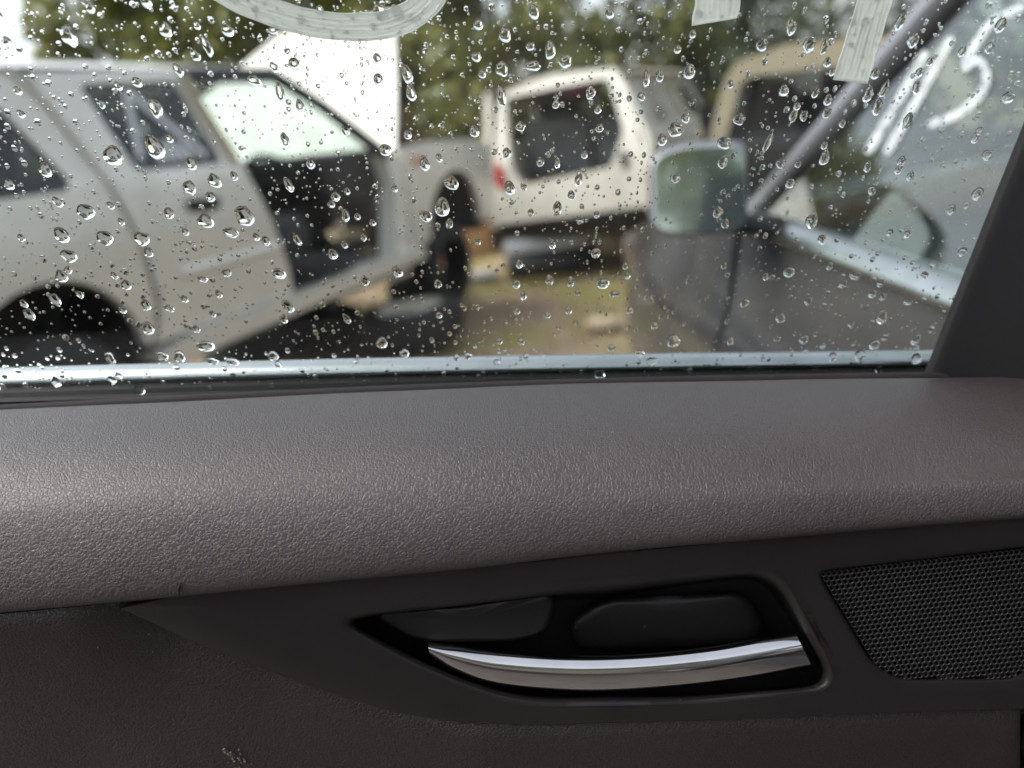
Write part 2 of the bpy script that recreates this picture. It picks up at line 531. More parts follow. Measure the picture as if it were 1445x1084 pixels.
mb = MB(); vs = in2(0.5, 0.0065); mb.add(vs, [tuple(range(len(vs)))])
mb.build('speaker_backing', M['black'], door, smooth=False)
# perforated grille: a web of real holes
from math import cos, sin, pi
gpoly = np.array(gril)
def inside(p, poly):
    x, y = p; c = False; j = len(poly) - 1
    for i in range(len(poly)):
        if (poly[i][1] > y) != (poly[j][1] > y) and x < (poly[j][0] - poly[i][0]) * (y - poly[i][1]) / (poly[j][1] - poly[i][1]) + poly[i][0]: c = not c
        j = i
    return c
def seg_dist(p, poly):
    A = poly; B = np.roll(poly, -1, axis=0); e = B - A
    t = np.clip(((p - A) * e).sum(1) / ((e * e).sum(1) + 1e-12), 0, 1)
    return np.linalg.norm(A + e * t[:, None] - p, axis=1).min()
mb = MB()
PXW, PXH = 7.8, 7.8
slope = -0.115
for i in range(-2, 52):
    for j in range(-6, 34):
        cxx = 1150 + i * PXW + (0.5 * PXW if j % 2 else 0)
        cyy = 775 + j * PXH * 0.88 + slope * (cxx - 1150) + 30
        c = np.array([cxx, cyy])
        if not inside(c, gpoly): continue
        dd = seg_dist(c, gpoly)
        if dd < 2.5: continue
        n = 6
        r_out, r_in = PXW * 0.585, PXW * (0.30 if dd > 5 else 0.22)
        a = [bez(cxx + r_out * cos(pi / 6 + 2 * pi * k / n) , cyy + slope * r_out * cos(pi / 6 + 2 * pi * k / n) + r_out * 1.0 * sin(pi / 6 + 2 * pi * k / n), 0.0024) for k in range(n)]
        b_ = [bez(cxx + r_in * 1.25 * cos(pi / 6 + 2 * pi * k / n), cyy + r_in * 1.25 * sin(pi / 6 + 2 * pi * k / n), 0.0028) for k in range(n)]
        d_ = [bez(cxx + r_in * cos(pi / 6 + 2 * pi * k / n), cyy + r_in * sin(pi / 6 + 2 * pi * k / n), 0.0046) for k in range(n)]
        mb.grid([a, b_, d_], close_u=True)
mb.build('speaker_grille', M['grille'], door, sharp=0)

# door pull lever, chromed
U = spline([(604, 904), (640, 908), (700, 917), (800, 924), (900, 922), (1000, 912), (1070, 900), (1122, 892)], 60)
D = spline([(606, 926), (638, 946), (690, 964), (760, 973), (850, 976), (960, 969), (1060, 957), (1146, 941)], 60)
rows = []
for k in range(60):
    u, d = U[k], D[k]
    f = k / 59.0
    e = min(1.0, 6.0 * f + 0.12) * min(1.0, 9 * (1 - f) + 0.25)
    lip = u + (d - u) * (0.36 if f > .1 else 0.42)
    yb = 0.2925 + 0.0035 * (2 * f - 1) ** 2
    at = lambda k_, y_: PY(*(u + (d - u) * k_), yb + y_)
    rows.append([at(0.02, .018), at(0, .0056), at(.12, .0036), at(.25, .0019), at(.36, .0008), at(.45, .0002), at(.56, -.0003), at(.75, .0002), at(.93, .0010), at(1, .0024), PY(*(d + np.array([0, -1.0])), yb + 0.016)])
rows = [rows[0], rows[0]] + rows + [rows[-1], rows[-1]]
mb = MB().grid(rows)
for rr in (0, 63):
    mb.f.append(tuple(rr * 11 + k for k in range(11)))
mb.build('door_handle', M['chrome'], door, subsurf=1, sharp=0)

# lower trim under the surround
_bo = np.array([(-400, 0), (168, 858), (205, 874), (260, 900), (350, 935), (450, 973), (560, 1006), (650, 1020), (760, 1023), (900, 1019), (1050, 1014), (1216, 1006), (1445, 1000), (1700, 990)], float)
def low_top(px):
    return lpy(px) - 6 if px < 190 else max(lpy(px) - 6, np.interp(px, _bo[:, 0], _bo[:, 1]) - 14)
rows = []
for px in np.linspace(-280, 1434, 90):
    t0 = low_top(px)
    w = min(1.0, max(0.0, (px - 380) / 300.0))
    r = []
    for k, (dp, oa, ob) in enumerate([(0, .0060, .0085), (7, .0046, .0080), (13, .0036, .0060), (22, .0034, .0040), (36, .0046, .0030), (60, .0070, .0034), (100, .0085, .0070), (160, .0095, .013), (250, .012, .022), (340, .016, .032)]):
        py = t0 + dp
        v = min(1.0, max(0.0, (px - 90) / 170.0)); v = v * v * (3 - 2 * v)
        base = oa * (1 - v) + (.0175 - .00004 * dp) * v
        off = base * (1 - w) + ob * w
        r.append(PY(px, py, YB(py) + off))
    rows.append(r)
# rounded end before the gap at the hinge side
last = [np.array(p) for p in rows[-1]]
for dx, dy in ((0.0025, 0.0008), (0.0042, 0.0035), (0.005, 0.02)):
    rows.append([p + np.array([dx, dy, 0]) for p in last])
MB().grid(rows).build('lower_trim_panel', M['lower'], door, sharp=60)
# inner door shell seen through the gap
rows = [[PY(px, py, 0.335) for py in (700, 860, 1000, 1150, 1300)] for px in (-400, 400, 1200, 1700)]
MB().grid(rows).build('inner_shell', M['black'], door)
mb = MB()
mb.tube([PY(1452, 1015, 0.318), PY(1446, 1050, 0.316), PY(1440, 1100, 0.316), PY(1436, 1180, 0.316)], 0.0040, 10)
mb.build('edge_seal', M['rubber'], door)
# scuffed spot low on the trim
def scuff_y(px, py):
    dp = py - low_top(px); v = min(1.0, max(0.0, (px - 90) / 170.0)); v = v * v * (3 - 2 * v)
    oa = np.interp(dp, [60, 100, 160, 250], [.0070, .0085, .0095, .012])
    return YB(py) + oa * (1 - v) + (.0175 - .00004 * dp) * v - .0004
mb = MB()
for _ in range(34):
    t = random.random()
    px, py = 318 + 26 * t + random.gauss(0, 5), 1056 + 24 * t + random.gauss(0, 4)
    a = random.uniform(0.5, 1.0) + (1.9 if random.random() < .2 else 0); l = random.uniform(0.8, 3.6)
    Yq = scuff_y(px, py)
    pts = [PY(px + l * math.cos(a), py + l * math.sin(a), Yq), PY(px - 1.2 * math.sin(a), py + 1.2 * math.cos(a), Yq + .0004), PY(px - l * math.cos(a), py - l * math.sin(a), Yq), PY(px + 1.0 * math.sin(a), py - 1.0 * math.cos(a), Yq - .0004)]
    mb.add(pts, [(0, 1, 2, 3)])
o = mb.build('scuff_mark', simple('scuff', (0.20, 0.16, 0.125), 0.8, var=0.5, vscale=300), door, smooth=False)
o['label'] = 'pale scuffed patch on the lower trim'
mb = MB()
mb.tube([PY(255, 823, 0.2812), PY(252, 830, 0.2812), PY(253, 841, 0.2816)], [0.0002, 0.0005, 0.0002], 6)
mb.build('leather_nick', M['black'], door)
# ------------------------------------------------------------------ ground
def ground_mat():
    m, nt, b = mat_new('yard_dirt_and_grass')
    L = nt.links
    vec = coords(nt)
    n1 = N(nt, 'ShaderNodeTexNoise', Scale=0.9, Detail=6.0, Roughness=0.6); L.new(vec, n1.inputs['Vector'])
    n2 = N(nt, 'ShaderNodeTexNoise', Scale=5.0, Detail=8.0, Roughness=0.7); L.new(vec, n2.inputs['Vector'])
    n3 = N(nt, 'ShaderNodeTexNoise', Scale=38.0, Detail=6.0); L.new(vec, n3.inputs['Vector'])
    c = mixc(nt, ramp(nt, n2.outputs['Fac'], [(0.35, 0.0), (0.65, 1.0)]), (0.17, 0.112, 0.070), (0.33, 0.245, 0.17))
    g = mixc(nt, n3.outputs['Fac'], (0.15, 0.14, 0.032), (0.29, 0.255, 0.075))
    k = math_n(nt, 'ADD', n1.outputs['Fac'], math_n(nt, 'MULTIPLY', math_n(nt, 'SUBTRACT', n3.outputs['Fac'], 0.5), 0.5))
    c = mixc(nt, ramp(nt, k, [(0.46, 0.0), (0.60, 1.0)]), c, g)
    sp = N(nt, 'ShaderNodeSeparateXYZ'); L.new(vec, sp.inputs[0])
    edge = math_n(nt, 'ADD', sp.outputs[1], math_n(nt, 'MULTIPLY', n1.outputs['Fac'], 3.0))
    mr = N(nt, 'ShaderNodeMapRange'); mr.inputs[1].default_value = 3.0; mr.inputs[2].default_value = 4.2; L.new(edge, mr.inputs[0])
    c = mixc(nt, mr.outputs[0], mixc(nt, n3.outputs['Fac'], (0.045, 0.040, 0.036), (0.12, 0.105, 0.092)), c)   # dark gravel tone added near the viewpoint, keeps yellow out of chrome reflections
    L.new(c, b.inputs['Base Color'])
    L.new(ramp(nt, n2.outputs['Fac'], [(0.35, 0.55), (0.6, 0.95)]), b.inputs['Roughness'])
    bp = N(nt, 'ShaderNodeBump', Strength=0.8, Distance=0.03); L.new(n2.outputs['Fac'], bp.inputs['Height']); L.new(bp.outputs[0], b.inputs['Normal'])
    return m
gx = np.concatenate([np.linspace(-120, -14, 8), np.linspace(-12, 12, 61), np.linspace(14, 120, 8)])
rows = []
for y in gx + 6:
    r = []
    for x in gx:
        near = max(0, 1 - math.hypot(x, y - 6) / 16)
        r.append((x, y, near * (0.05 * mnoise.noise(Vector((x * .8, y * .8, 1))) + 0.03 * mnoise.noise(Vector((x * 2.1, y * 2.1, 4)))) - 0.02))
    rows.append(r)
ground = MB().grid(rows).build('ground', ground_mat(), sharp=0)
tag(ground, 'damp brown dirt yard with patchy yellow-green grass', kind='structure')

# grass and leaf litter on the open patch between the wrecks
mb = MB()
for _ in range(9000):
    x, y = random.uniform(-3.5, 4.5), random.uniform(3.2, 10.5)
    if mnoise.noise(Vector((x * 0.9, y * 0.9, 3))) < -0.02 + random.uniform(-.2, .3): continue
    h = random.uniform(0.02, 0.09); a = random.uniform(0, 6.28); w = random.uniform(0.004, 0.010)
    lx, ly = random.gauss(0, .03), random.gauss(0, .03)
    mb.add([(x - w * math.cos(a), y - w * math.sin(a), -0.03), (x + w * math.cos(a), y + w * math.sin(a), -0.03), (x + lx, y + ly, h)], [(0, 1, 2)])
def foliage_mat(name, a, b2, trans=0.25):
    m, nt, b = mat_new(name)
    nz = N(nt, 'ShaderNodeTexNoise', Scale=1.4, Detail=4.0); nt.links.new(coords(nt), nz.inputs['Vector'])
    gi = N(nt, 'ShaderNodeNewGeometry')
    k = math_n(nt, 'ADD', math_n(nt, 'MULTIPLY', nz.outputs['Fac'], 0.9), math_n(nt, 'MULTIPLY', gi.outputs['Random Per Island'], 0.5))
    nt.links.new(mixc(nt, ramp(nt, k, [(0.45, 0.0), (0.95, 1.0)]), a, b2), b.inputs['Base Color'])
    b.inputs['Roughness'].default_value = 0.5
    tr = N(nt, 'ShaderNodeBsdfTranslucent'); tr.inputs[0].default_value = (*[q * 1.3 for q in b2], 1)
    mx = N(nt, 'ShaderNodeMixShader'); mx.inputs[0].default_value = trans
    nt.links.new(b.outputs[0], mx.inputs[1]); nt.links.new(tr.outputs[0], mx.inputs[2])
    nt.links.new(mx.outputs[0], nt.nodes['Material Output'].inputs['Surface'])
    return m
tag(mb.build('grass', foliage_mat('grass_blades', (0.13, 0.13, 0.03), (0.30, 0.24, 0.08)), smooth=False), 'short yellow-green grass growing in the yard dirt', kind='stuff')

# ------------------------------------------------------------------ trees behind the yard
M['leaf_a'] = foliage_mat('leaves_olive', (0.065, 0.080, 0.016), (0.20, 0.205, 0.05))
M['leaf_b'] = foliage_mat('leaves_dark', (0.020, 0.032, 0.012), (0.065, 0.085, 0.030))
M['leaf_c'] = foliage_mat('leaves_brown', (0.06, 0.045, 0.018), (0.16, 0.115, 0.045))
M['bark'] = simple('bark', (0.10, 0.085, 0.07), 0.9, var=0.4, vscale=9)
def tree(name, x, y, h, rx, leafm, label, seed, low=0.2, group='trees behind the wrecking yard', n=7500, ls=0.095):
    r = random.Random(seed)
    t = empty(name, (x, y, 0), label, 'tree', group)
    mb = MB()
    path = [(x, y, -0.1), (x + r.uniform(-.1, .1), y, h * .3), (x + r.uniform(-.25, .25), y + r.uniform(-.2, .2), h * .85)]
    mb.tube(spline(path, 8), list(np.linspace(0.05 * h ** .6 + .03, 0.02, 8)), 8)
    for _ in range(5):
        z0 = h * r.uniform(.25, .65); a = r.uniform(0, 6.28); l = rx * r.uniform(.5, .85)
        mb.tube([(x, y, z0), (x + l * .5 * cos(a), y + l * .5 * sin(a), z0 + .25 * l), (x + l * cos(a), y + l * sin(a), z0 + .7 * l)], [0.045, 0.03, 0.012], 6)
    mb.build('trunk', M['bark'], t)
    mb = MB()
    cl = []
    for _ in range(60):
        a = r.uniform(0, 6.28); zz = r.uniform(low, 1.0); q = rx * math.sqrt(r.random()) * (1.05 - .55 * max(0, zz - .55) / .45)
        cl.append((x + q * cos(a), y + q * sin(a), h * zz, r.uniform(.25, .55) * rx * .6))
    for _ in range(n):
        c = r.choice(cl)
        d = Vector((r.gauss(0, 1), r.gauss(0, 1), r.gauss(0, .8))).normalized() * c[3] * r.random() ** .4
        p = Vector(c[:3]) + d
        if p.z < 0.02: continue
        u = Vector((r.gauss(0, 1), r.gauss(0, 1), r.gauss(0, 1))).normalized()
        v = u.orthogonal().normalized()
        s = ls * r.uniform(.6, 1.5)
        mb.add([p - u * s, p + v * s * .45, p + u * s, p - v * s * .45], [(0, 1, 2, 3)])
    mb.build('crown', leafm, t, smooth=False)
    return t
tree('olive_tree', -4.75, 11.4, 3.5, 1.4, M['leaf_a'], 'olive green tree at the left, next to the open sky', 1)
tree('olive_tree', -3.2, 12.0, 3.9, 1.9, M['leaf_a'], 'olive green tree rising behind the silver wagon roof', 2)
tree('olive_tree', -1.2, 11.8, 3.8, 1.7, M['leaf_a'], 'olive green tree directly behind the raised white bonnet', 8, low=0.1)
tree('olive_tree', 0.3, 11.2, 3.7, 1.7, M['leaf_a'], 'green tree seen between the raised bonnet and the white rear hatch', 3, low=0.1)
tree('olive_tree', 2.2, 12.4, 4.2, 2.0, M['leaf_a'], 'green tree rising behind the white vehicle roof', 4, low=0.1)
tree('dark_tree', 4.9, 11.6, 4.4, 2.1, M['leaf_b'], 'dark green tree above the beige vehicle cab', 5, low=0.1, n=6500)
tree('brown_bush', 0.25, 10.0, 1.55, 0.9, M['leaf_c'], 'brown dry bush low between the two white vehicles', 6, low=0.05, n=2200, ls=.09)
tree('brown_bush', -1.4, 10.0, 1.5, 0.9, M['leaf_c'], 'brown dry bush low behind the raised bonnet', 7, low=0.05, n=2200, ls=.09)
for k, (x, y, h, w) in enumerate([(9.0, 6.0, 2.1, 1.5), (9.6, 8.8, 2.0, 1.6), (7.4, 10.6, 3.0, 1.6), (8.2, 3.4, 1.5, 1.3)]):
    tree('dark_tree', x, y, h, w, M['leaf_b'], ['low dark tree seen through the front side glass, centre', 'low dark tree far off through the front side glass', 'dark tree seen through the front side glass beside the pillar', 'low dark tree at far right through the front side glass'][k], 20 + k, n=3000)
for k, (x, y, h, w) in enumerate([(-0.9, -12.0, 4.8, 2.4), (2.4, -12.5, 5.0, 2.6)]):
    tree('olive_tree', x, y, h, w, M['leaf_a'], ['green tree reflected in the door mirror, left one', 'green tree reflected in the door mirror, right one'][k], 40 + k, n=3600, ls=.16)
# ------------------------------------------------------------------ paints
def paint(name, base, rough=0.32, dirt=0.25, metallic=0.0):
    m, nt, b = mat_new(name)
    L = nt.links
    vec = coords(nt)
    nz = N(nt, 'ShaderNodeTexNoise', Scale=2.6, Detail=7.0, Roughness=0.65); L.new(vec, nz.inputs['Vector'])
    c = mixc(nt, ramp(nt, nz.outputs['Fac'], [(0.42, 0.0), (0.8, dirt * 2.2)]), base, (0.22, 0.18, 0.12))
    L.new(c, b.inputs['Base Color'])
    b.inputs['Metallic'].default_value = metallic
    L.new(ramp(nt, nz.outputs['Fac'], [(0.4, rough), (0.8, min(1, rough + .3))]), b.inputs['Roughness'])
    b.inputs['Coat Weight'].default_value = 0.5
    b.inputs['Coat Roughness'].default_value = 0.12
    return m
M['silver'] = paint('silver_paint', (0.72, 0.69, 0.635), 0.34, 0.14, 0.3)
M['white'] = paint('white_paint', (0.70, 0.68, 0.62), 0.35, 0.16)
M['ivory'] = paint('ivory_paint', (0.78, 0.745, 0.66), 0.4, 0.2)
M['cream'] = paint('cream_paint', (0.43, 0.37, 0.25), 0.45, 0.25)
M['trim'] = simple('black_trim', (0.014, 0.014, 0.015), 0.5, var=.3)
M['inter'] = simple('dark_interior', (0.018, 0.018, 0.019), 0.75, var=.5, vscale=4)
M['seat'] = simple('grey_seat_cloth', (0.055, 0.055, 0.060), 0.9, var=.3, vscale=9)
M['tyre'] = simple('tyre_rubber', (0.012, 0.012, 0.012), 0.75, var=.3, vscale=20)
M['rim'] = simple('wheel_metal', (0.35, 0.35, 0.36), 0.4, 0.8)
M['tint'] = glass('tinted_glass', (0.30, 0.34, 0.33))
M['clear'] = glass('green_windscreen', (0.80, 0.93, 0.88))
M['red'] = simple('red_lens', (0.45, 0.03, 0.03), 0.2, coat=.6)
M['orange'] = simple('amber_lens', (0.62, 0.17, 0.06), 0.25, coat=.6)
M['lamp'] = simple('lamp_lens', (0.6, 0.6, 0.6), 0.15, coat=.6)
def chalk_mat():
    m, nt, b = mat_new('window_marker')
    b.inputs['Base Color'].default_value = (0.55, 0.58, 0.60, 1); b.inputs['Roughness'].default_value = .85
    nz = N(nt, 'ShaderNodeTexNoise', Scale=55.0, Detail=4.0); nt.links.new(coords(nt), nz.inputs['Vector'])
    nt.links.new(ramp(nt, nz.outputs['Fac'], [(0.30, 0.15), (0.62, 0.72)]), b.inputs['Alpha'])
    return m
M['chalk'] = chalk_mat()

def arc(cx, cz, r, a0, a1, n=14):
    return [(cx + r * cos(rad(a)), cz + r * sin(rad(a))) for a in np.linspace(a0, a1, n)]

def wheel(P, axis, r, w, parent, rim=True):
    """tyre and rim round an axis pointing to the viewer's side"""
    ax = np.array(axis, float); ax /= np.linalg.norm(ax)
    up = np.array([0, 0, 1.0]); sd = np.cross(up, ax)
    P = np.array(P, float)
    prof = [(-w / 2, r * .62), (-w / 2, r * .86), (-w * .40, r * .97), (-w * .2, r), (w * .2, r), (w * .40, r * .97), (w / 2, r * .86), (w / 2, r * .62)]
    rows = [[P + ax * q + (up * math.sin(t) + sd * math.cos(t)) * rr for q, rr in prof] for t in np.linspace(0, 2 * pi, 36, endpoint=False)]
    ty = MB().grid(rows, close_v=True).build('wheel', M['tyre'], parent)
    if rim:
        prof = [(w * .42, r * .62), (w * .30, r * .56), (w * .10, r * .50), (w * .12, r * .30), (w * .30, r * .16), (w * .32, 0.001)]
        rows = [[P + ax * q + (up * math.sin(t) + sd * math.cos(t)) * (rr * (1 + (.0 if k != 3 else .12 * math.cos(6 * t)))) for k, (q, rr) in enumerate(prof)] for t in np.linspace(0, 2 * pi, 36, endpoint=False)]
        MB().grid(rows, close_v=True).build('rim', M['rim'], ty)
    return ty

# ------------------------------------------------------------------ silver wagon on the left
AZ = rad(27)
WF = np.array([math.sin(AZ), math.cos(AZ), 0]); WN = np.array([math.cos(AZ), -math.sin(AZ), 0])
_d = ray(80, 500); W0 = CAM + _d * (3.05 / (_d @ FWD)); W0[2] = 0
WW = 1.72
def wmap(s, z, dep):
    t = max(0.0, z - 1.36) * 0.26 + 0.05 * max(0.0, (0.80 - z)) ** 1.0 - 0.018 * math.exp(-((z - 1.12) / .2) ** 2) + 0.09 * max(0, s - 3.3) ** 2
    return W0 + WF * s + np.array([0, 0, z]) - WN * (t + dep)
def wmirror(s, z, dep):
    t = max(0.0, z - 1.36) * 0.26 + 0.05 * max(0.0, (0.80 - z))
    return W0 + WF * s + np.array([0, 0, z]) - WN * (WW - t - dep)
def wpt(s, z, dep): return W0 + WF * s + np.array([0, 0, z]) - WN * dep
wagon = empty('silver_wagon', tuple(W0 + WF * 1.6), 'silver station wagon missing its front door, white bonnet raised', 'car')
CUT = (0.72, 0.8, 0.95, 1.05, 1.12, 1.2, 1.3, 1.36, 1.5, 1.65, 1.78)
# rear quarter with wheel arch and quarter window
q_out = [(-1.30, 0.66), (-1.36, 0.9), (-1.34, 1.25), (-1.16, 1.72), (-1.05, 1.81), (0.14, 1.825), (0.26, 1.80), (0.335, 1.62), (0.425, 1.36), (0.49, 1.10), (0.51, 0.86)] + \
        [(0.47, 0.72), (0.43, 0.66)] + arc(0.02, 0.64, 0.40, 4, 176, 16) + [(-0.39, 0.60)]
q_win = [(-1.05, 1.38), (-0.98, 1.72), (0.03, 1.735), (0.12, 1.70), (0.27, 1.40), (0.25, 1.36)]
panel('rear_quarter', q_out, [q_win], wmap, M['silver'], wagon, 0.05, CUT)
panel('quarter_window', [(p[0] * 1.0, p[1]) for p in q_win], [], lambda s, z, d: wmap(s, z, d + 0.018), M['tint'], wagon, 0.005, CUT)
mb = MB().tube([wmap(*p, -0.012) for p in spline([(0.22, 1.835), (0.315, 1.71), (0.385, 1.52), (0.46, 1.30), (0.515, 1.08), (0.535, 0.88)], 20)], 0.014, 8)
mb.build('weather_strip', M['white'], wagon)
# rear door
rd_out = [(0.46, 0.66), (0.50, 0.72), (0.54, 0.86), (0.52, 1.10), (0.455, 1.36), (0.365, 1.64), (0.30, 1.815), (1.06, 1.83), (1.15, 1.60), (1.22, 1.36), (1.33, 1.05), (1.40, 0.80), (1.40, 0.66)]
rd_win = list(rounded([(0.595, 1.40), (0.50, 1.765), (1.005, 1.775), (1.10, 1.385)], 0.035, 4))
rdoor = panel('rear_door', rd_out, [rd_win], wmap, M['silver'], wagon, 0.045, CUT)
panel('window_glass', rd_win, [], lambda s, z, d: wmap(s, z, d + 0.014), M['tint'], rdoor, 0.005, CUT)
# pale triangular sticker behind the glass
def stick(pts, w, name='window_sticker'):
    mb = MB()
    for a, b in pts:
        a, b = np.array(a), np.array(b); d = (b - a) / np.linalg.norm(b - a); n_ = np.array([-d[1], d[0]]) * w / 2
        mb.add([wmap(*(a + n_), 0.010), wmap(*(b + n_), 0.010), wmap(*(b - n_), 0.010), wmap(*(a - n_), 0.010)], [(0, 1, 2, 3)])
    return mb
o = stick([((0.725, 1.735), (0.655, 1.455)), ((0.735, 1.735), (1.02, 1.43))], 0.035)
for k in range(5):
    o.add([wmap(0.74 + .045 * k, 1.425, 0.0105), wmap(0.775 + .045 * k, 1.425, 0.0105), wmap(0.77 + .038 * k, 1.52 - .012 * abs(k - 2), 0.0105), wmap(0.745 + .038 * k, 1.52 - .012 * abs(k - 2), 0.0105)], [(0, 1, 2, 3)])
so = o.build('window_sticker', simple('sticker_vinyl', (0.62, 0.63, 0.65), 0.7), rdoor, smooth=False)
so['label'] = 'pale triangular sticker on the rear door window'
q = spline([(0.80, 1.235), (0.90, 1.225), (0.975, 1.225)], 8)
MB().tube([wmap(*p, -0.025) for p in q], 0.016, 8, sx=.8).build('door_handle', M['trim'], rdoor)
MB().tube([wmap(*p, -0.004) for p in spline([(0.80, 1.22), (0.90, 1.205), (0.985, 1.21)], 8)], 0.03, 8, sy=.9, sx=.25).build('handle_recess', M['trim'], rdoor)
mb = MB().tube([wmap(*p, -0.015) for p in spline([(1.055, 1.80), (1.10, 1.62), (1.155, 1.44), (1.165, 1.38)], 12)], [0.022] * 12, 8)
mb.build('door_edge_trim', M['cream'], wagon)
for s0, s1, par in ((0.68, 1.36, rdoor), (-1.28, -0.42, wagon)):
    MB().tube([wmap(s, 0.93, -.004) for s in np.linspace(s0, s1, 8)], 0.028, 8, sx=.35).build('side_moulding', M['silver'], par)
# roof, sill, pillars, cowl
rows = []
for s in np.linspace(-1.08, 1.70, 14):
    zr = 1.825 + 0.02 * math.sin((s + 1.1) / 2.8 * pi)
    rows.append([wpt(s, zr + 0.055 * math.sin(pi * k / 12) ** .6 - (0.012 if k in (0, 12) else 0), 0.115 + (WW - 0.23) * k / 12) for k in range(13)])
MB().grid(rows).build('roof', M['silver'], wagon, sharp=0)
panel('roof_rail', [(1.06, 1.835), (1.68, 1.835), (1.74, 1.80), (1.72, 1.765), (1.10, 1.765)], [], wmap, M['trim'], wagon, 0.07, ())
sill_q = [(0.42, 0.62), (0.70, 0.655), (1.38, 0.655), (2.75, 0.665), (2.75, 0.585), (0.46, 0.545)]
panel('sill', sill_q, [], lambda s, z, d: wmap(s, z, d - 0.045), M['silver'], wagon, 0.16, (0.6, 0.63))
mb = MB()
mb.tube([wmap(1.70, 1.815, 0.02), wmap(2.05, 1.62, 0.02), wmap(2.50, 1.30, 0.02)], [0.036, 0.036, 0.042], 8)
mb.build('windscreen_pillar', M['trim'], wagon)
hp = [(2.47, 1.30), (2.62, 1.32), (2.62, 0.66), (2.44, 0.66), (2.50, 0.9), (2.53, 1.1)]
panel('hinge_post', hp, [], wmap, M['white'], wagon, 0.14, (0.8, 0.95, 1.1))
for z in (1.12, 0.80):
    MB().box(wmap(2.52, z, -0.01), (0.05, 0.05, 0.06)).build('door_hinge', M['white'], wagon, bevel=.008)
# front wing with arch, lamps
f_out = [(2.66, 0.66), (2.66, 1.33), (3.0, 1.345), (3.6, 1.325), (4.02, 1.27), (4.08, 1.05), (4.06, 0.74), (3.80, 0.68)] + arc(3.33, 0.70, 0.42, -2, 182, 16)
panel('front_wing', f_out, [], wmap, M['silver'], wagon, 0.05, CUT, (3.0, 3.3, 3.6, 3.8, 3.95))
MB().box(wmap(2.83, 1.235, -0.012), (0.10, 0.03, 0.045), np.array([[WF[0], WN[0], 0], [WF[1], WN[1], 0], [0, 0, 1]])).build('side_repeater', M['orange'], wagon, bevel=.008)
mb = MB()
mb.grid([[wpt(4.0 + .04 * math.sin(pi * k / 8), z, 0.12 + (WW - .24) * k / 8) for k in range(9)] for z in (0.62, 0.80, 1.0, 1.24)])
mb.build('front_panel', M['trim'], wagon)
for dep in (0.20, WW - 0.20):
    MB().tube([wpt(4.0, 1.10, dep), wpt(4.07, 1.10, dep)], 0.10, 14).build('headlight', M['lamp'], wagon)
# other side, glass, cabin
lo = [(-1.30, 0.60), (-1.36, 0.9), (-1.34, 1.25), (-1.16, 1.72), (-1.05, 1.81), (1.70, 1.815), (2.55, 1.32), (4.02, 1.27), (4.06, 0.70), (3.75, .62), (-.4, .60)]
lw = [[(-1.05, 1.40), (-0.98, 1.72), (0.2, 1.73), (0.34, 1.40)], [(0.50, 1.40), (0.42, 1.73), (1.02, 1.73), (1.05, 1.40)], [(1.16, 1.40), (1.16, 1.73), (1.60, 1.73), (2.10, 1.40)]]
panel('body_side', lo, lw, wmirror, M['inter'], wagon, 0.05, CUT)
for w_ in lw:
    panel('side_window', w_, [], lambda s, z, d: wmirror(s, z, d + .015), M['tint'], wagon, 0.005, (1.5, 1.6))
ws = [wpt(1.70, 1.815, 0.17), wpt(2.52, 1.31, 0.04), wpt(2.52, 1.31, WW - .04), wpt(1.70, 1.815, WW - .17)]
rows = [[ws[0] * (1 - a) * (1 - b) + ws[1] * a * (1 - b) + ws[2] * a * b + ws[3] * (1 - a) * b + WF * 0.10 * math.sin(pi * b) for b in np.linspace(0, 1, 17)] for a in np.linspace(0, 1, 6)]
o = MB().grid(rows).build('windscreen', M['clear'], wagon, smooth=False)
m = o.modifiers.new('thickness', 'SOLIDIFY'); m.thickness = 0.005
mb = MB().box(wpt(2.35, 1.20, WW / 2), (WW - .2, 0.45, 0.30), np.array([[WN[0], WF[0], 0], [WN[1], WF[1], 0], [0, 0, 1]]))
mb.build('dashboard', M['inter'], wagon, bevel=.05, seg=3)
mb = MB().grid([[wpt(s, 0.66, d) for d in (0.05, WW - .05)] for s in (-1.2, 0, 1.2, 2.6)])
mb.build('floor_pan', M['inter'], wagon)
def seat(s, d):
    R_ = np.array([[WF[0], WN[0], 0], [WF[1], WN[1], 0], [0, 0, 1]])
    o = MB().box(wpt(s + .15, 0.92, d), (0.55, 0.50, 0.22), R_).build('seat', M['seat'], wagon, bevel=.06, seg=3)
    t = rad(-15); Rt = R_ @ np.array([[math.cos(t), 0, math.sin(t)], [0, 1, 0], [-math.sin(t), 0, math.cos(t)]])
    MB().box(wpt(s - .16, 1.22, d), (0.16, 0.48, 0.62), Rt).build('backrest', M['seat'], o, bevel=.05, seg=3)
    MB().box(wpt(s - .26, 1.60, d), (0.10, 0.28, 0.18), Rt).build('headrest', M['seat'], o, bevel=.04, seg=3)
seat(1.55, 0.52); seat(1.55, WW - .5)
c0 = wpt(1.98, 1.22, 0.50)
ax1 = WN; ax2 = np.array([0, 0, .88]) - WF * .42
mb = MB().tube([c0 + ax1 * .19 * cos(t) + ax2 * .19 * sin(t) for t in np.linspace(0, 2 * pi, 25)], 0.016, 8, caps=False)
mb.tube([c0 - ax1 * .18, c0 + ax1 * .18], .02, 6); mb.tube([c0, c0 + WF * .25 - np.array([0, 0, .1])], .03, 6)
mb.build('steering_wheel', M['trim'], wagon)
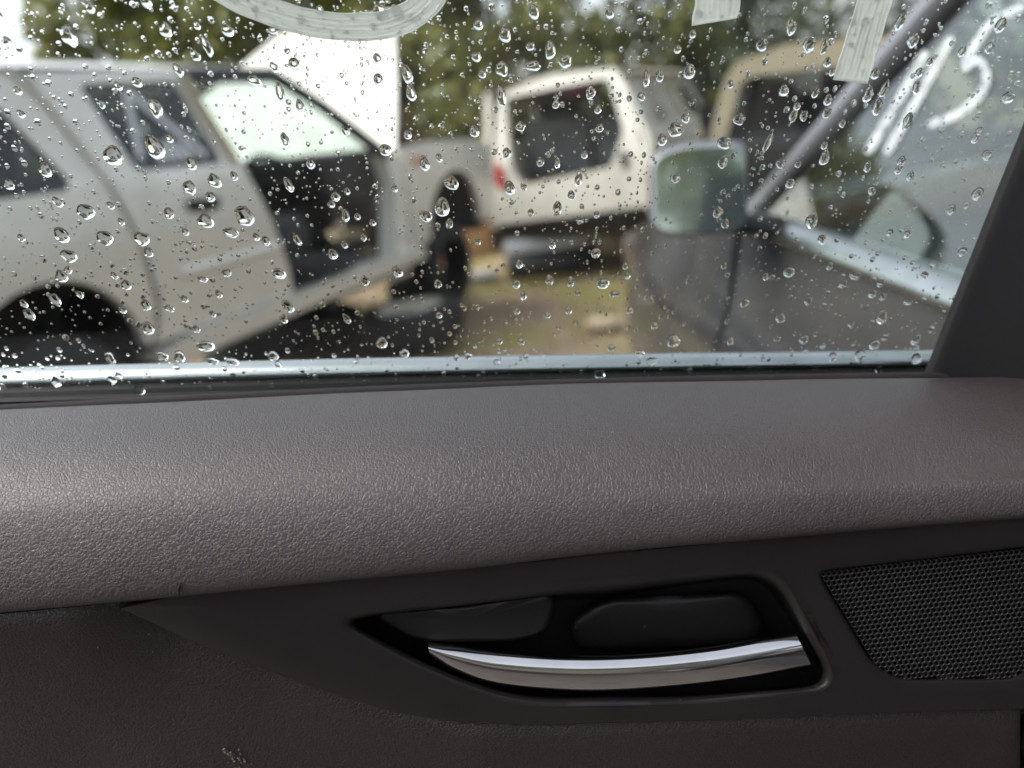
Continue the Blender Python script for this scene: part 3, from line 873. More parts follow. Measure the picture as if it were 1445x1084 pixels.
# raised bonnet: skin and inner frame, hinged at the cowl
bh = lambda u, v, off=0: wpt(2.66 + 0.30 * v + off + .03 * math.sin(pi * u), 1.33 + 0.86 * v, 0.03 + (WW - .06) * u + (0.05 * v if u < .5 else -0.05 * v))
rows = [[bh(u, v, 0.02 * math.sin(pi * v)) for u in np.linspace(0, float(np.interp(v, [0, .48, .60, 1.0], [1.46, 1.46, 1.08, .66])), 13)] for v in (0, .15, .3, .42, .48, .54, .6, .7, .8, .9, 1)]
mb = MB().grid(rows); mb.grid([[p + WF * .022 for p in r] for r in rows])
bonnet = mb.build('bonnet', M['white'], wagon, sharp=50)
mb = MB().tube([wpt(2.75, 1.22, 0.3), wpt(3.05, 2.0, 0.3)], .008, 6)
mb.build('bonnet_stay', M['trim'], wagon)
# wheels and arch linings
wheel(wpt(0.02, 0.46, 0.17), WN, 0.36, 0.24, wagon)
wheel(wpt(3.33, 0.42, 0.20), WN, 0.33, 0.22, wagon, rim=False)
wheel(wpt(0.02, 0.44, WW - .17), WN, 0.36, 0.24, wagon)
wheel(wpt(3.33, 0.42, WW - .2), WN, 0.33, 0.22, wagon)
for s0, z0, r0 in ((0.02, 0.64, 0.43), (3.33, 0.70, 0.45)):
    rows = [[wpt(s0 + r0 * cos(t), z0 + r0 * sin(t), d) for d in (0.045, 0.5)] for t in np.linspace(-.2, pi + .2, 14)]
    mb = MB().grid(rows)
    mb.add([wpt(s0 + r0 * cos(t), z0 + r0 * sin(t), .5) for t in np.linspace(-.2, pi + .2, 14)], [tuple(range(14))])
    mb.build('arch_liner', M['inter'], wagon)
rows = [[wpt(-1.30, z, d) for d in np.linspace(.06, WW - .06, 4)] for z in (0.65, 1.0, 1.3)]
MB().grid(rows).build('tailgate', M['silver'], wagon)
mb = MB()
for d in (0.45, WW - .45):
    mb.tube([wpt(-1.1, .52, d), wpt(3.9, .52, d)], .06, 6)
mb.build('chassis_rails', M['trim'], wagon)
MB().grid([[wpt(s, .50 - .12 * (0 < k < 4), .12 + (WW - .24) * k / 4) for k in range(5)] for s in np.linspace(-1.1, 3.8, 6)]).build('under_shade_sheet', M['trim'], wagon)  # dark sheet added under the body, stands in for the shade there

# ------------------------------------------------------------------ white vehicle showing its open rear
VA = rad(23)
VF = np.array([math.sin(VA), math.cos(VA), 0]); VR = np.array([math.cos(VA), -math.sin(VA), 0])
V0 = PP(693, 318, (0, 7.2, 0), np.array([0, 1.0, 0])); V0[2] = 0
def vmap(r, z, dep):
    return V0 + VR * (r + (0.05 * max(0, z - 1.1) if r < .8 else -0.10 * max(0, z - 1.1))) + VF * (dep + 0.16 * max(0, z - 1.05)) + np.array([0, 0, z + 0.035 * r])
def vback(px, py):
    """photo pixel -> (r,z) on the rear face"""
    P = PP(px, py, V0, VF)
    for _ in range(5):
        r = (P - V0) @ VR; z = P[2] - 0.035 * r
        P = PP(px, py, V0 + VF * 0.16 * max(0, z - 1.05), VF)
    r = (P - V0) @ VR; z = P[2] - 0.035 * r
    r -= (0.05 * max(0, z - 1.1) if r < .8 else -0.10 * max(0, z - 1.1))
    return (r, z)
van = empty('white_wagon', tuple(V0 + VR * .8 + VF * 1.8), 'white four-wheel drive seen from behind, rear hatch opening black', 'car')
vo_ = [vback(*p) for p in [(694, 318), (690, 262), (697, 210), (702, 150), (716, 128), (780, 103), (868, 96), (884, 120), (902, 190), (915, 235), (922, 290)]]
vh_ = [vback(*p) for p in rounded([(712, 138), (858, 110), (880, 185), (862, 236), (738, 262), (722, 240)], 8, 3)]
panel('rear_body', vo_, [vh_], vmap, M['ivory'], van, 0.06, (0.8, 1.0, 1.2, 1.4, 1.55))
VWID = vo_[-1][0]
ztop = vback(868, 100)[1]
# side, roof, far side
sd = [(0.0, 0.50), (0.0, 1.05), (0.13, ztop), (3.2, ztop), (3.85, 1.18), (4.6, 1.10), (4.7, 0.5)]
vlean = (VWID - ((vmap(*vback(872, 100), 0) - V0) @ VR)) / (ztop - 1.1)
smap = lambda s, z, d: V0 + VR * (VWID - vlean * max(0, z - 1.1) - d) + VF * s + np.array([0, 0, z + 0.035 * VWID])
sw_ = [[(0.42, 1.20), (0.50, ztop - .13), (1.35, ztop - .13), (1.35, 1.20)], [(1.55, 1.20), (1.55, ztop - .13), (2.35, ztop - .13), (2.35, 1.20)], [(2.5, 1.2), (2.5, ztop - .13), (3.05, ztop - .13), (3.5, 1.2)]]
panel('body_side', sd, sw_, smap, M['ivory'], van, 0.05, (0.8, 1.1, 1.3))
for k, w_ in enumerate(sw_):
    panel('side_window', w_, [], lambda s, z, d: smap(s, z, d + .012), simple('beige_blind', (0.46, 0.40, 0.31), 0.6, coat=.4) if k < 2 else M['tint'], van, 0.006, (1.3,))
smap2 = lambda s, z, d: V0 + VR * (0.05 * max(0, z - 1.1) + d) + VF * s + np.array([0, 0, z])
panel('body_side', sd, sw_, smap2, M['ivory'], van, 0.05, (0.8, 1.1, 1.3))
for w_ in sw_: panel('side_window', w_, [], lambda s, z, d: smap2(s, z, d + .012), M['tint'], van, 0.006, (1.3,))
rows = []
for s in np.linspace(0.10, 3.25, 8):
    rows.append([V0 + VF * s + VR * (0.04 + (VWID - .14) * k / 10) + np.array([0, 0, ztop - .03 + .035 * VWID * k / 10 + .09 * math.sin(pi * k / 10) ** .6]) for k in range(11)])
MB().grid(rows).build('roof', M['ivory'], van, sharp=0)
mb = MB().grid([[V0 + VF * s + VR * r + np.array([0, 0, 0.72]) for r in (0.06, VWID - .06)] for s in (0.06, 1.5, 3.6)])
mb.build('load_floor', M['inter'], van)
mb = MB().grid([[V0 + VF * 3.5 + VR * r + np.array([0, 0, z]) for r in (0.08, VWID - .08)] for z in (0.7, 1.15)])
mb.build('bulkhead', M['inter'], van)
Rv = np.array([[VR[0], VF[0], 0], [VR[1], VF[1], 0], [0, 0, 1]])
for r in (.42, 1.12):
    o = MB().box(V0 + VR * r + VF * .95 + np.array([0, 0, 1.12]), (0.66, .18, .55), Rv).build('rear_seat', simple('grey_vinyl', (0.20, 0.215, 0.225), .5, var=.3), van, bevel=.06, seg=3)
    MB().box(V0 + VR * r + VF * .98 + np.array([0, 0, 1.47]), (0.34, .12, .15), Rv).build('headrest', M['seat'], o, bevel=.05, seg=3)
MB().box(vmap(*vback(808, 127), 0.09), (0.34, .05, .06), Rv).build('high_brake_light', simple('dark_red_lens', (.10, .008, .012), .3), van, bevel=.01)
tp = [vback(*p) for p in [(699, 228), (709, 236), (716, 262), (710, 268), (699, 258)]]
panel('tail_light', tp, [], lambda r, z, d: vmap(r, z, d - .02), M['red'], van, 0.03)
tp = [vback(*p) for p in [(874, 212), (886, 216), (888, 236), (878, 238)]]
panel('hatch_latch', tp, [], lambda r, z, d: vmap(r, z, d - .012), M['trim'], van, 0.02)
mb = MB().grid([[V0 + VR * r + VF * d + np.array([0, 0, z + .035 * r]) for r in np.linspace(.06, VWID - .06, 5)] for d, z in ((0.02, .52), (0.10, .36), (0.5, .34))])
mb.build('under_body', M['trim'], van)
for s in (0.75, 3.7):
    wheel(V0 + VF * s + VR * (VWID - .14) + np.array([0, 0, .36]), VR, .36, .22, van)
    wheel(V0 + VF * s + VR * .14 + np.array([0, 0, .36]), -VR, .36, .22, van)

# ------------------------------------------------------------------ beige cab behind the mirror
BA = rad(12)
BF = np.array([math.sin(BA), math.cos(BA), 0]); BR = np.array([math.cos(BA), -math.sin(BA), 0])
B0 = PY(1000, 250, 6.4); B0[2] = 0
def bback(px, py, dep=0.0):
    P = PP(px, py, B0 + BF * dep, BF); return ((P - B0) @ BR, P[2])
bmap = lambda r, z, d: B0 + BR * r + BF * d + np.array([0, 0, z])
ute = empty('beige_cab', tuple(B0 + BR * .9 + BF * 1.2), 'beige vehicle cab with bare black opening, behind the door mirror', 'car')
co = [bback(*p) for p in [(985, 290), (1000, 205), (1022, 120), (1040, 86), (1110, 62), (1240, 50), (1330, 60), (1372, 120), (1400, 240), (1405, 300)]]
ch = [bback(*p) for p in [(1012, 262), (1024, 200), (1044, 120), (1060, 108), (1190, 92), (1300, 90), (1340, 130), (1360, 220), (1362, 262)]]
panel('cab_frame', co, [ch], bmap, M['cream'], ute, 0.10)
r0, r1 = co[0][0], co[-1][0]
zt_ = co[5][1]
rows = [[B0 + BF * d + BR * (co[3][0] + (co[6][0] - co[3][0]) * k / 8) + np.array([0, 0, zt_ - .05 + .06 * math.sin(pi * k / 8) ** .6 + (0.12 * (k / 8 - .5))]) for k in range(9)] for d in (.05, .6, 1.3)]
MB().grid(rows).build('roof', M['cream'], ute, sharp=0)
mb = MB().grid([[bmap(r, z, d) for r in np.linspace(r0 + .1, r1 - .1, 3)] for z, d in ((0.5, .1), (0.55, 1.4), (1.0, 1.5), (1.35, 1.5))])
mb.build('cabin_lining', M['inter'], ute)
for rr in (r0 + .05, r1 - .05):
    mb = MB().grid([[bmap(rr, z, d) for d in (.1, 1.4)] for z in (.5, .9, 1.2)])
    mb.build('cab_side', M['cream'], ute)
for rr in (.55, 1.25):
    MB().box(bmap(rr, 1.16, .75), (.5, .16, .6), np.array([[BR[0], BF[0], 0], [BR[1], BF[1], 0], [0, 0, 1]])).build('seat_back', M['inter'], ute, bevel=.06, seg=3)
MB().tube([bmap(r0 + .1, 1.05, .15), bmap(r1 - .1, 1.0, .15)], .10, 10).build('dashboard', M['trim'], ute)
lo_ = [(r0, .35), (r0 - .02, .9), (r0, 1.06), (r1, 1.0), (r1, .35)]
panel('lower_body', lo_, [], lambda r, z, d: bmap(r, z, d - .5), M['trim'], ute, 0.55)
for rr in (r0 + .15, r1 - .15):
    wheel(bmap(rr, .34, -.1), BR * (1 if rr > 1 else -1), .34, .2, ute)

# ------------------------------------------------------------------ loose parts on the ground
def bumper(name, P, ang_, L_, depth, h, mt, mb_, label):
    P = np.array(P, float)
    t = empty(name, tuple(P), label, 'bumper')
    f = np.array([math.cos(ang_), math.sin(ang_), 0]); n_ = np.array([math.sin(ang_), -math.cos(ang_), 0])
    def rows(prof):
        out = []
        for u in np.linspace(-1, 1, 22):
            c = depth * (1 - abs(u) ** 3)
            out.append([P + f * u * L_ / 2 * (1 - .06 * abs(u) ** 6) + n_ * (c + q) + np.array([0, 0, z]) for q, z in prof])
        return out
    MB().grid(rows([(-.05, h * .62), (.0, h * .55), (.05, h * .30), (.03, .06), (-.02, .0), (-.12, .01)])).build('lower_skirt', mb_, t)
    MB().grid(rows([(-.22, h * .93), (-.12, h), (-.03, h * .96), (.02, h * .80), (.02, h * .635), (-.06, h * .60)])).build('top_cover', mt, t)
    return t
M['pale'] = paint('faded_white_paint', (0.62, 0.59, 0.51), .4, .2)
M['grey'] = paint('grey_plastic', (0.50, 0.51, 0.54), .4, .2)
def flat_wheel(px, py, ztop, r, w, label):
    P = PZ(px, py, ztop)
    t_ = empty('old_wheel', (P[0], P[1], 0), label, 'wheel')
    z0 = ztop - w * .5
    prof = [(-w / 2, r * .60), (-w / 2, r * .88), (-w * .4, r * .97), (-w * .2, r), (w * .2, r), (w * .4, r * .97), (w / 2, r * .88), (w / 2, r * .64)]
    MB().grid([[(P[0] + rr * cos(t), P[1] + rr * sin(t), z0 + q + .05 * rr * cos(t)) for q, rr in prof] for t in np.linspace(0, 2 * pi, 36, endpoint=False)], close_v=True).build('tyre', M['tyre'], t_)
    prof = [(w * .5, r * .655), (w * .44, r * .60), (w * .30, r * .54), (w * .33, r * .34), (w * .40, r * .18), (w * .40, .001)]
    MB().grid([[(P[0] + rr * cos(t), P[1] + rr * sin(t), z0 + q + .05 * rr * cos(t) - (.03 if k == 3 and math.cos(5 * t) < -.2 else 0)) for k, (q, rr) in enumerate(prof)] for t in np.linspace(0, 2 * pi, 40, endpoint=False)], close_v=True).build('rim', M['pale'], t_)
flat_wheel(578, 432, .30, .36, .24, 'dark tyre with dull pale rim lying flat below the wagon sill')
g = PZ(782, 385, 0)
bumper('loose_bumper', g, rad(8), 0.95, 0.14, 0.40, M['grey'], M['trim'], 'black bumper with silver-grey cover lying behind the white vehicle')
def loose_tyre(px, py, r, w, tilt, label):
    P = PZ(px, py, 0); P = np.array([P[0], P[1], w * .5])
    prof = [(-w / 2, r * .58), (-w / 2, r * .86), (-w * .4, r * .97), (-w * .2, r), (w * .2, r), (w * .4, r * .97), (w / 2, r * .86), (w / 2, r * .58), (w * .3, r * .56), (-w * .3, r * .56)]
    rows = [[(P[0] + rr * cos(t), P[1] + rr * sin(t), P[2] + q + tilt * rr * cos(t)) for q, rr in prof] for t in np.linspace(0, 2 * pi, 32, endpoint=False)]
    o = MB().grid(rows, close_v=True, close_u=True).build('scrap_tyre', M['tyre'])
    tag(o, label, 'tyre', 'tyres lying under the wagon')
loose_tyre(450, 478, .34, .22, .0, 'black tyre lying flat in the shade below the wagon doors')
loose_tyre(360, 505, .34, .22, .05, 'black tyre lying flat, nearest the wagon rear wheel')
loose_tyre(600, 420, .33, .20, .06, 'black tyre lying behind the pale-rimmed wheel by the front wing')
# brown sheet by the front wheel, rusty scraps, pale stone
def slab(name, px, py, sx, sy, sz, rz, mt, label, cat, lift=0.0, tiltx=0.0):
    P = PZ(px, py, 0)
    c, s = math.cos(rz), math.sin(rz)
    R_ = np.array([[c, -s, 0], [s, c, 0], [0, 0, 1]]) @ np.array([[1, 0, 0], [0, math.cos(tiltx), -math.sin(tiltx)], [0, math.sin(tiltx), math.cos(tiltx)]])
    mb = MB()
    nx = 7
    top = []
    for i in range(nx):
        top.append([P + np.array([0, 0, lift]) + R_ @ np.array([(i / (nx - 1) - .5) * sx, (j / (nx - 1) - .5) * sy, sz + .12 * sz * mnoise.noise(Vector((i * .7 + px, j * .7, 2)))]) for j in range(nx)])
    bot = [[p - R_ @ np.array([0, 0, sz * 1.1]) for p in r] for r in top]
    mb.grid(top); mb.grid(bot)
    b1 = top[0] + [r[-1] for r in top[1:]] + top[-1][-2::-1] + [r[0] for r in top[-2:0:-1]]
    b2 = bot[0] + [r[-1] for r in bot[1:]] + bot[-1][-2::-1] + [r[0] for r in bot[-2:0:-1]]
    mb.grid([b1, b2], close_u=True)
    return tag(mb.build(name, mt, sharp=50), label, cat)
M['rustA'] = simple('tan_card', (0.42, 0.24, 0.13), .8, var=.3, vscale=7)
M['rustB'] = simple('rust', (0.16, 0.06, 0.035), .85, var=.5, vscale=14)
slab('brown_carton', 668, 356, .34, .40, .42, rad(20), M['rustA'], 'tan brown carton between wagon front wheel and white vehicle', 'carton')
slab('rusty_scrap', 612, 372, .45, .30, .16, rad(-15), M['rustB'], 'dark rusty scrap metal beside the wagon front wheel', 'scrap')
slab('grey_board', 660, 395, .55, .35, .05, rad(10), simple('grey_board', (.32, .30, .28), .8, var=.4), 'flat grey board on the dirt near the rusty scrap', 'board')
def stone(px, py, s, label):
    P = PZ(px, py, 0)
    rows = []
    for i in range(9):
        th = pi * i / 8
        rows.append([(P[0] + s[0] * sin(th) * cos(t) * (1 + .22 * mnoise.noise(Vector((cos(t) * 1.3, sin(t) * 1.3, th)))), P[1] + s[1] * sin(th) * sin(t), P[2] + s[2] * .5 + s[2] * cos(th) * (1 + .2 * mnoise.noise(Vector((cos(t), sin(t), th + 9))))) for t in np.linspace(0, 2 * pi, 14, endpoint=False)])
    tag(MB().grid(rows, close_u=True).build('stone', simple('pale_stone', (.46, .36, .25), .9, var=.35, vscale=14), sharp=0), label, 'stone')
stone(852, 462, (.14, .08, .055), 'pale tan stone lying on the grass patch')
stone(712, 372, (.07, .06, .05), 'small grey stone by the silver-covered bumper')

# ------------------------------------------------------------------ our own car ahead of the open door
M['dark'] = paint('charcoal_paint', (0.075, 0.077, 0.084), .10, .10, .5)
own = empty('charcoal_car', (0.9, 1.5, 0), 'charcoal car side ahead of the open door, chrome belt strip and door mirror', 'car')
def omap(y, z, d):
    if z > 1.235: x = 0.452 + (z - 1.235) * 0.40
    else: x = 0.452 - 0.036 * math.sin(min(1, (1.235 - z) / .45) * pi / 2) + 0.10 * max(0, .55 - z)
    x -= 0.02 * math.exp(-((z - .98) / .05) ** 2)
    x += -0.012 * math.exp(-((y - 2.0) / .35) ** 2) * (1 if z < 1.1 else max(0, 1 - (z - 1.1) / .15)) + 0.10 * max(0, y - 2.2) ** 2
    return np.array([x + d, y, z])
OC = (0.5, 0.6, .7, .8, .88, .93, .98, 1.03, 1.08, 1.15, 1.2)
OS = (.6, .8, 1.0, 1.2, 1.5, 1.65, 1.8, 1.95, 2.1, 2.25, 2.4, 2.6)
fd = panel('front_door', [(0.45, 0.32), (0.45, 1.235), (1.40, 1.235), (1.44, 0.9), (1.42, .32)], [], omap, M['dark'], own, 0.04, OC, OS)
panel('front_wing', [(1.45, 1.235), (1.45, .75)] + arc(2.0, .36, .39, 140, 12, 14)[::1] + [(2.42, .40), (2.70, .42), (2.75, .85), (2.62, 1.03), (2.2, 1.13), (1.7, 1.20)], [], omap, M['dark'], own, 0.04, OC, OS)
wheel((0.51, 2.0, 0.34), (-1, 0, 0), 0.34, 0.22, own)
# belt strip
rows = []
for y in np.linspace(0.42, 1.42, 14):
    x = 0.452
    rows.append([(x + a, y, 1.237 + b) for a, b in [(0.0, -.014), (-.016, -.013), (-.018, -.009), (-.014, -.002), (-.004, .007), (0.006, .012), (.02, .014)]])
MB().grid(rows).build('belt_moulding', M['mould'], fd, sharp=0)
# side glass and pillar
A0, A1 = np.array(PX(1072, 306, 0.462)), np.array(PX(1345, 0, 0.565))
A2 = A0 + (A1 - A0) * 1.5; A2[0] += .01
def og(y, z, off=0.0):
    return np.array([0.458 + (z - 1.24) * 0.385 + off, y, z])
gpts = [(0.40, 1.24), (float(A0[1]) - .02, 1.24), (float(A1[1]) - .02, float(A1[2])), (float(A2[1]) - .02, float(A2[2])), (0.40, float(A2[2]) + .01)]
panel('side_glass', gpts, [], lambda y, z, d: og(y, z, d), glass('side_window_glass', (0.90, 0.97, 0.95)), fd, 0.004)
pil = spline([A0 - (A1 - A0) * .08, A0, (A0 + A1) / 2, A1, A2], 12)
MB().tube(pil, 0.017, 10, sx=.7).build('window_seal', M['trim'], own)
MB().tube([p + np.array([0.022, 0.030, 0.012]) for p in pil], 0.030, 10).build('windscreen_pillar', simple('pillar_paint', (0.17, 0.17, 0.19), .3, .3, coat=.5), own)
rows = [[np.array(p) + np.array([.03 + w, .05 + .22 * math.sin(pi * w / 1.3) * .4, .012]) for w in np.linspace(0, 1.2, 8)] for p in pil]
o = MB().grid(rows).build('windscreen', glass('own_windscreen', (0.85, 0.95, 0.92)), own, smooth=False)
m = o.modifiers.new('thickness', 'SOLIDIFY'); m.thickness = 0.005
rows = [[(.46 + w + (.10 * max(0, y - 2.2) ** 2 if w < .2 else 0), y, z + .05 * math.sin(pi * min(1, w / 1.4))) for w in np.linspace(0, 1.4, 8)] for y, z in ((1.40, 1.235), (1.7, 1.21), (2.2, 1.14), (2.62, 1.04), (2.75, .85))]
MB().grid(rows).build('bonnet', M['dark'], own, sharp=50)
mb = MB().grid([[(x, y, 1.15 + .04 * math.sin((y - .9) * 3)) for x in np.linspace(.52, 1.8, 5)] for y in np.linspace(.95, 1.42, 5)])
mb.build('dashboard', M['inter'], own)
# rear half of our car: the opening this door belongs to, beside and behind the viewpoint
panel('rear_quarter', [(-2.3, .45), (-2.35, .95), (-2.1, 1.235), (-1.9, 1.56), (-0.72, 1.60), (-0.66, 1.235), (-0.62, .85), (-.75, .60)] + arc(-1.25, .40, .40, 30, 175, 12), [], omap, M['dark'], own, 0.05, OC)
panel('rear_sill', [(-0.70, .28), (-0.70, .46), (.45, .46), (.45, .28)], [], omap, M['dark'], own, 0.12, ())
MB().tube([omap(.42, .45, .03), omap(.42, 1.0, .03), omap(.40, 1.235, .03), omap(.33, 1.58, .03)], .035, 8).build('centre_pillar', M['trim'], own)
rows = [[(.575 + w, y, 1.585 + .06 * math.sin(pi * w / 1.2) ** .7) for w in np.linspace(0, 1.2, 8)] for y in np.linspace(-1.9, .78, 6)]
MB().grid(rows).build('roof', M['dark'], own, sharp=0)
MB().grid([[(.56, y, .42), (1.1, y, .40), (1.82, y, .45), (1.88, y, 1.2), (1.75, y, 1.56)] for y in (-2.0, -1, 0, .35)]).build('cabin_lining', M['inter'], own)
MB().box((1.15, -.35, .62), (1.1, .5, .2)).build('rear_bench', M['seat'], own, bevel=.05, seg=3)
MB().box((1.15, -.68, .98), (1.1, .18, .62)).build('bench_backrest', M['seat'], own, bevel=.05, seg=3)
wheel((0.52, -1.25, 0.34), (-1, 0, 0), 0.34, 0.22, own)
# door mirror: housing, glass, foot
MY = 1.19
mo = rounded([(921, 222), (965, 206), (1046, 204), (1049, 318), (990, 328), (922, 326)], [26, 40, 16, 20, 40, 24], 6)
mc = mo.mean(0)
def mring(k, dy, s=1.0): return [PY(*(mc + (p - mc) * k), MY + dy + 0.06 * (p[0] - mc[0]) / 65 * 0) for p in mo]
mir = MB().grid([mring(.97, .012), mring(1.0, 0.0), mring(1.055, .004), mring(1.10, .03), mring(1.04, .07), mring(.86, .105), mring(.5, .125), mring(.05, .13)], close_u=True).build('door_mirror', simple('mirror_housing', (0.10, 0.10, 0.125), .3, 0, coat=.5), own, sharp=60)
mb = MB(); vs = [q + np.array([0, .125 * (q[2] - 1.35) - .175 * (q[0] - .29), 0]) for q in mring(.975, .006)]; mb.add(vs, [tuple(range(len(vs)))])
mb.build('mirror_glass', simple('mirror_silvering', (0.62, 0.69, 0.64), .06, 1.0), mir, smooth=False)
vs = [mring(1.0, -.002), mring(.985, -.004), mring(.945, -.002), mring(.93, .008)]
mb = MB().grid(vs, close_u=True)
mb.build('mirror_rim', simple('mirror_rim_plastic', (0.62, 0.67, 0.65), .25, .0), mir, sharp=0)
MB().tube([PY(1035, 312, MY + .05), PY(1066, 318, MY + .04), PY(1105, 322, MY + .03)], [.026, .024, .026], 10, sy=.7).build('mirror_foot', M['trim'], mir)
# white marker strokes on that side glass
def on_og(px, py):
    n_ = np.array([1, 0, -0.385]); return PP(px, py, np.array([0.458 - .0015, 1, 1.24]), n_)
def ribbon(pts, w, fn, mt, name, label, cat, n=24, group=None, lift=None):
    S = spline(pts, n)
    T = np.gradient(S, axis=0); T /= np.linalg.norm(T, axis=1)[:, None]
    Nn = np.stack([-T[:, 1], T[:, 0]], 1)
    rows = []
    for k in range(n):
        e = 1.0
        if k in (0, n - 1): e = .55
        rows.append([fn(*(S[k] + Nn[k] * w * .5 * u * e * (1 + random.uniform(-.05, .05)))) for u in (-1, -.5, 0, .5, 1)])
    o = MB().grid(rows).build(name, mt, sharp=0)
    m = o.modifiers.new('thickness', 'SOLIDIFY'); m.thickness = 0.0006
    tag(o, label, cat, group)
    return o
GM = 'white marker strokes on the front side glass'
ribbon([(1306, 72), (1265, 146), (1222, 217)], 13, on_og, M['chalk'], 'marker_stroke', 'white slanting marker stroke on front side glass, left of the pair', 'marker stroke', group=GM)
ribbon([(1342, 52), (1300, 128), (1248, 219)], 13, on_og, M['chalk'], 'marker_stroke', 'white slanting marker stroke on front side glass, right of the pair', 'marker stroke', group=GM)
ribbon([(1444, 10), (1405, 27), (1385, 48), (1367, 78), (1360, 97), (1376, 84), (1390, 100), (1384, 130), (1352, 160), (1308, 177)], 13, on_og, M['chalk'], 'marker_stroke', 'white curling five-shaped marker stroke on front side glass', 'marker stroke', n=40, group=GM)

# ------------------------------------------------------------------ unseen dark van added behind the viewpoint to block low light
blk = empty('light_blocker_van', (-0.9, -2.1, 0), 'dark van shape added behind the viewpoint to block low light and darken reflections', 'van')
kmap = lambda x, z, d: np.array([x, -1.15 - .10 * max(0, z - 1.1) - d, z])
ko = [(-3.0, .45), (-3.05, 1.0), (-2.3, 1.15), (-1.7, 1.95), (-.5, 2.0), (-.42, 1.1), (-.42, .4)] + arc(-.95, .36, .37, 10, 170, 10) + arc(-2.35, .36, .37, 10, 170, 10)
kw = [[(-1.9, 1.18), (-1.55, 1.75), (-.95, 1.75), (-.95, 1.18)], [(-.82, 1.18), (-.82, 1.75), (-.58, 1.75), (-.55, 1.18)]]
M['blackp'] = paint('blocker_paint', (0.016, 0.0145, 0.014), .35, .12)  # near-black so the added van reflects dark in the chrome
panel('body_side', ko, kw, kmap, M['blackp'], blk, .05, (1.1,))
for w_ in kw: panel('side_window', w_, [], lambda x, z, d: kmap(x, z, d + .015), M['tint'], blk, .006)
MB().grid([[(x, y, 1.98 + .06 * math.sin(pi * (-1.2 - y) / 1.6)) for y in np.linspace(-1.24, -2.8, 5)] for x in (-1.7, -1.1, -.5)]).build('roof', M['blackp'], blk)
MB().grid([[(x, y, z) for y in (-1.2, -2.8)] for x, z in ((-1.7, 1.95), (-2.3, 1.15), (-3.05, 1.0), (-3.0, .45))]).build('nose', M['blackp'], blk)
MB().grid([[(x, -2.82, z) for z in (.4, 1.1, 1.98)] for x in (-3, -1.7, -.45)]).build('body_side', M['blackp'], blk)
for x in (-.95, -2.35): wheel((x, -1.28, .34), (0, 1, 0), .34, .22, blk)

# ------------------------------------------------------------------ paint-pen strokes on the near window
GO = np.array([0, G_Y0, G_Z0]) + GN * (TH + 0.00025)
def on_glass(px, py, off=0.0): return PP(px, py, GO + GN * off, GN)
def pen_mat():
    m, nt, b = mat_new('paint_pen')
    nz = N(nt, 'ShaderNodeTexNoise', Scale=260.0, Detail=4.0); nt.links.new(coords(nt), nz.inputs['Vector'])
    nt.links.new(mixc(nt, nz.outputs['Fac'], (0.72, 0.74, 0.69), (0.86, 0.87, 0.83)), b.inputs['Base Color'])
    b.inputs['Roughness'].default_value = 0.7
    tr = N(nt, 'ShaderNodeBsdfTranslucent'); tr.inputs[0].default_value = (0.93, 0.94, 0.89, 1)
    mx = N(nt, 'ShaderNodeMixShader'); mx.inputs[0].default_value = 0.74
    nt.links.new(b.outputs[0], mx.inputs[1]); nt.links.new(tr.outputs[0], mx.inputs[2])
    nt.links.new(mx.outputs[0], nt.nodes['Material Output'].inputs['Surface'])
    return m
M['pen'] = pen_mat()
def pen(pts, widths, label, n=70, strands=26, slant=0.0):
    S = spline(pts, n)
    T = np.gradient(S, axis=0); T /= np.linalg.norm(T, axis=1)[:, None]
    Nn = np.stack([-T[:, 1], T[:, 0]], 1)
    W = np.interp(np.linspace(0, 1, n), np.linspace(0, 1, len(widths)), widths)
    ht = [random.uniform(0, 1) for _ in range(strands + 1)]
    rows = []
    for k in range(n):
        r = []
        for j in range(strands + 1):
            u = j / strands * 2 - 1
            ed = 1 + .02 * math.sin(k * .7 + 3 * u)
            p = S[k] + Nn[k] * W[k] * .5 * u * ed + T[k] * slant * u * W[k] * .5
            h = 0.00003 + 0.00030 * ht[j] + .00008 * math.sin(k * .35 + j * 2.1)
            if k == 0 or k == n - 1 or j in (0, strands): h = 0.00065
            r.append(on_glass(p[0], p[1], -0.0001 + h))
        rows.append(r)
    base = [[on_glass(0, 0)] for _ in ()]
    o = MB().grid(rows).build('paint_mark', M['pen'], sharp=0)
    m = o.modifiers.new('thickness', 'SOLIDIFY'); m.thickness = 0.00012
    return tag(o, label, 'paint mark', 'paint-pen marks on the near window')
pen([(262, -62), (300, -24), (345, 2), (400, 22), (450, 34), (500, 38), (548, 34), (588, 16), (612, -12), (622, -60)], [34, 36, 38, 38, 40, 42, 40], 'curved pale paint-pen stroke along the top of the wet window')
pen([(1022, -60), (1014, -10), (1007, 31)], [64, 63, 62], 'short upright pale paint-pen stroke at top of window', n=30, slant=.35)
pen([(1256, -70), (1233, 0), (1198, 115)], [46, 47, 49], 'long slanting pale paint-pen stroke at top of window', n=40, slant=.18)

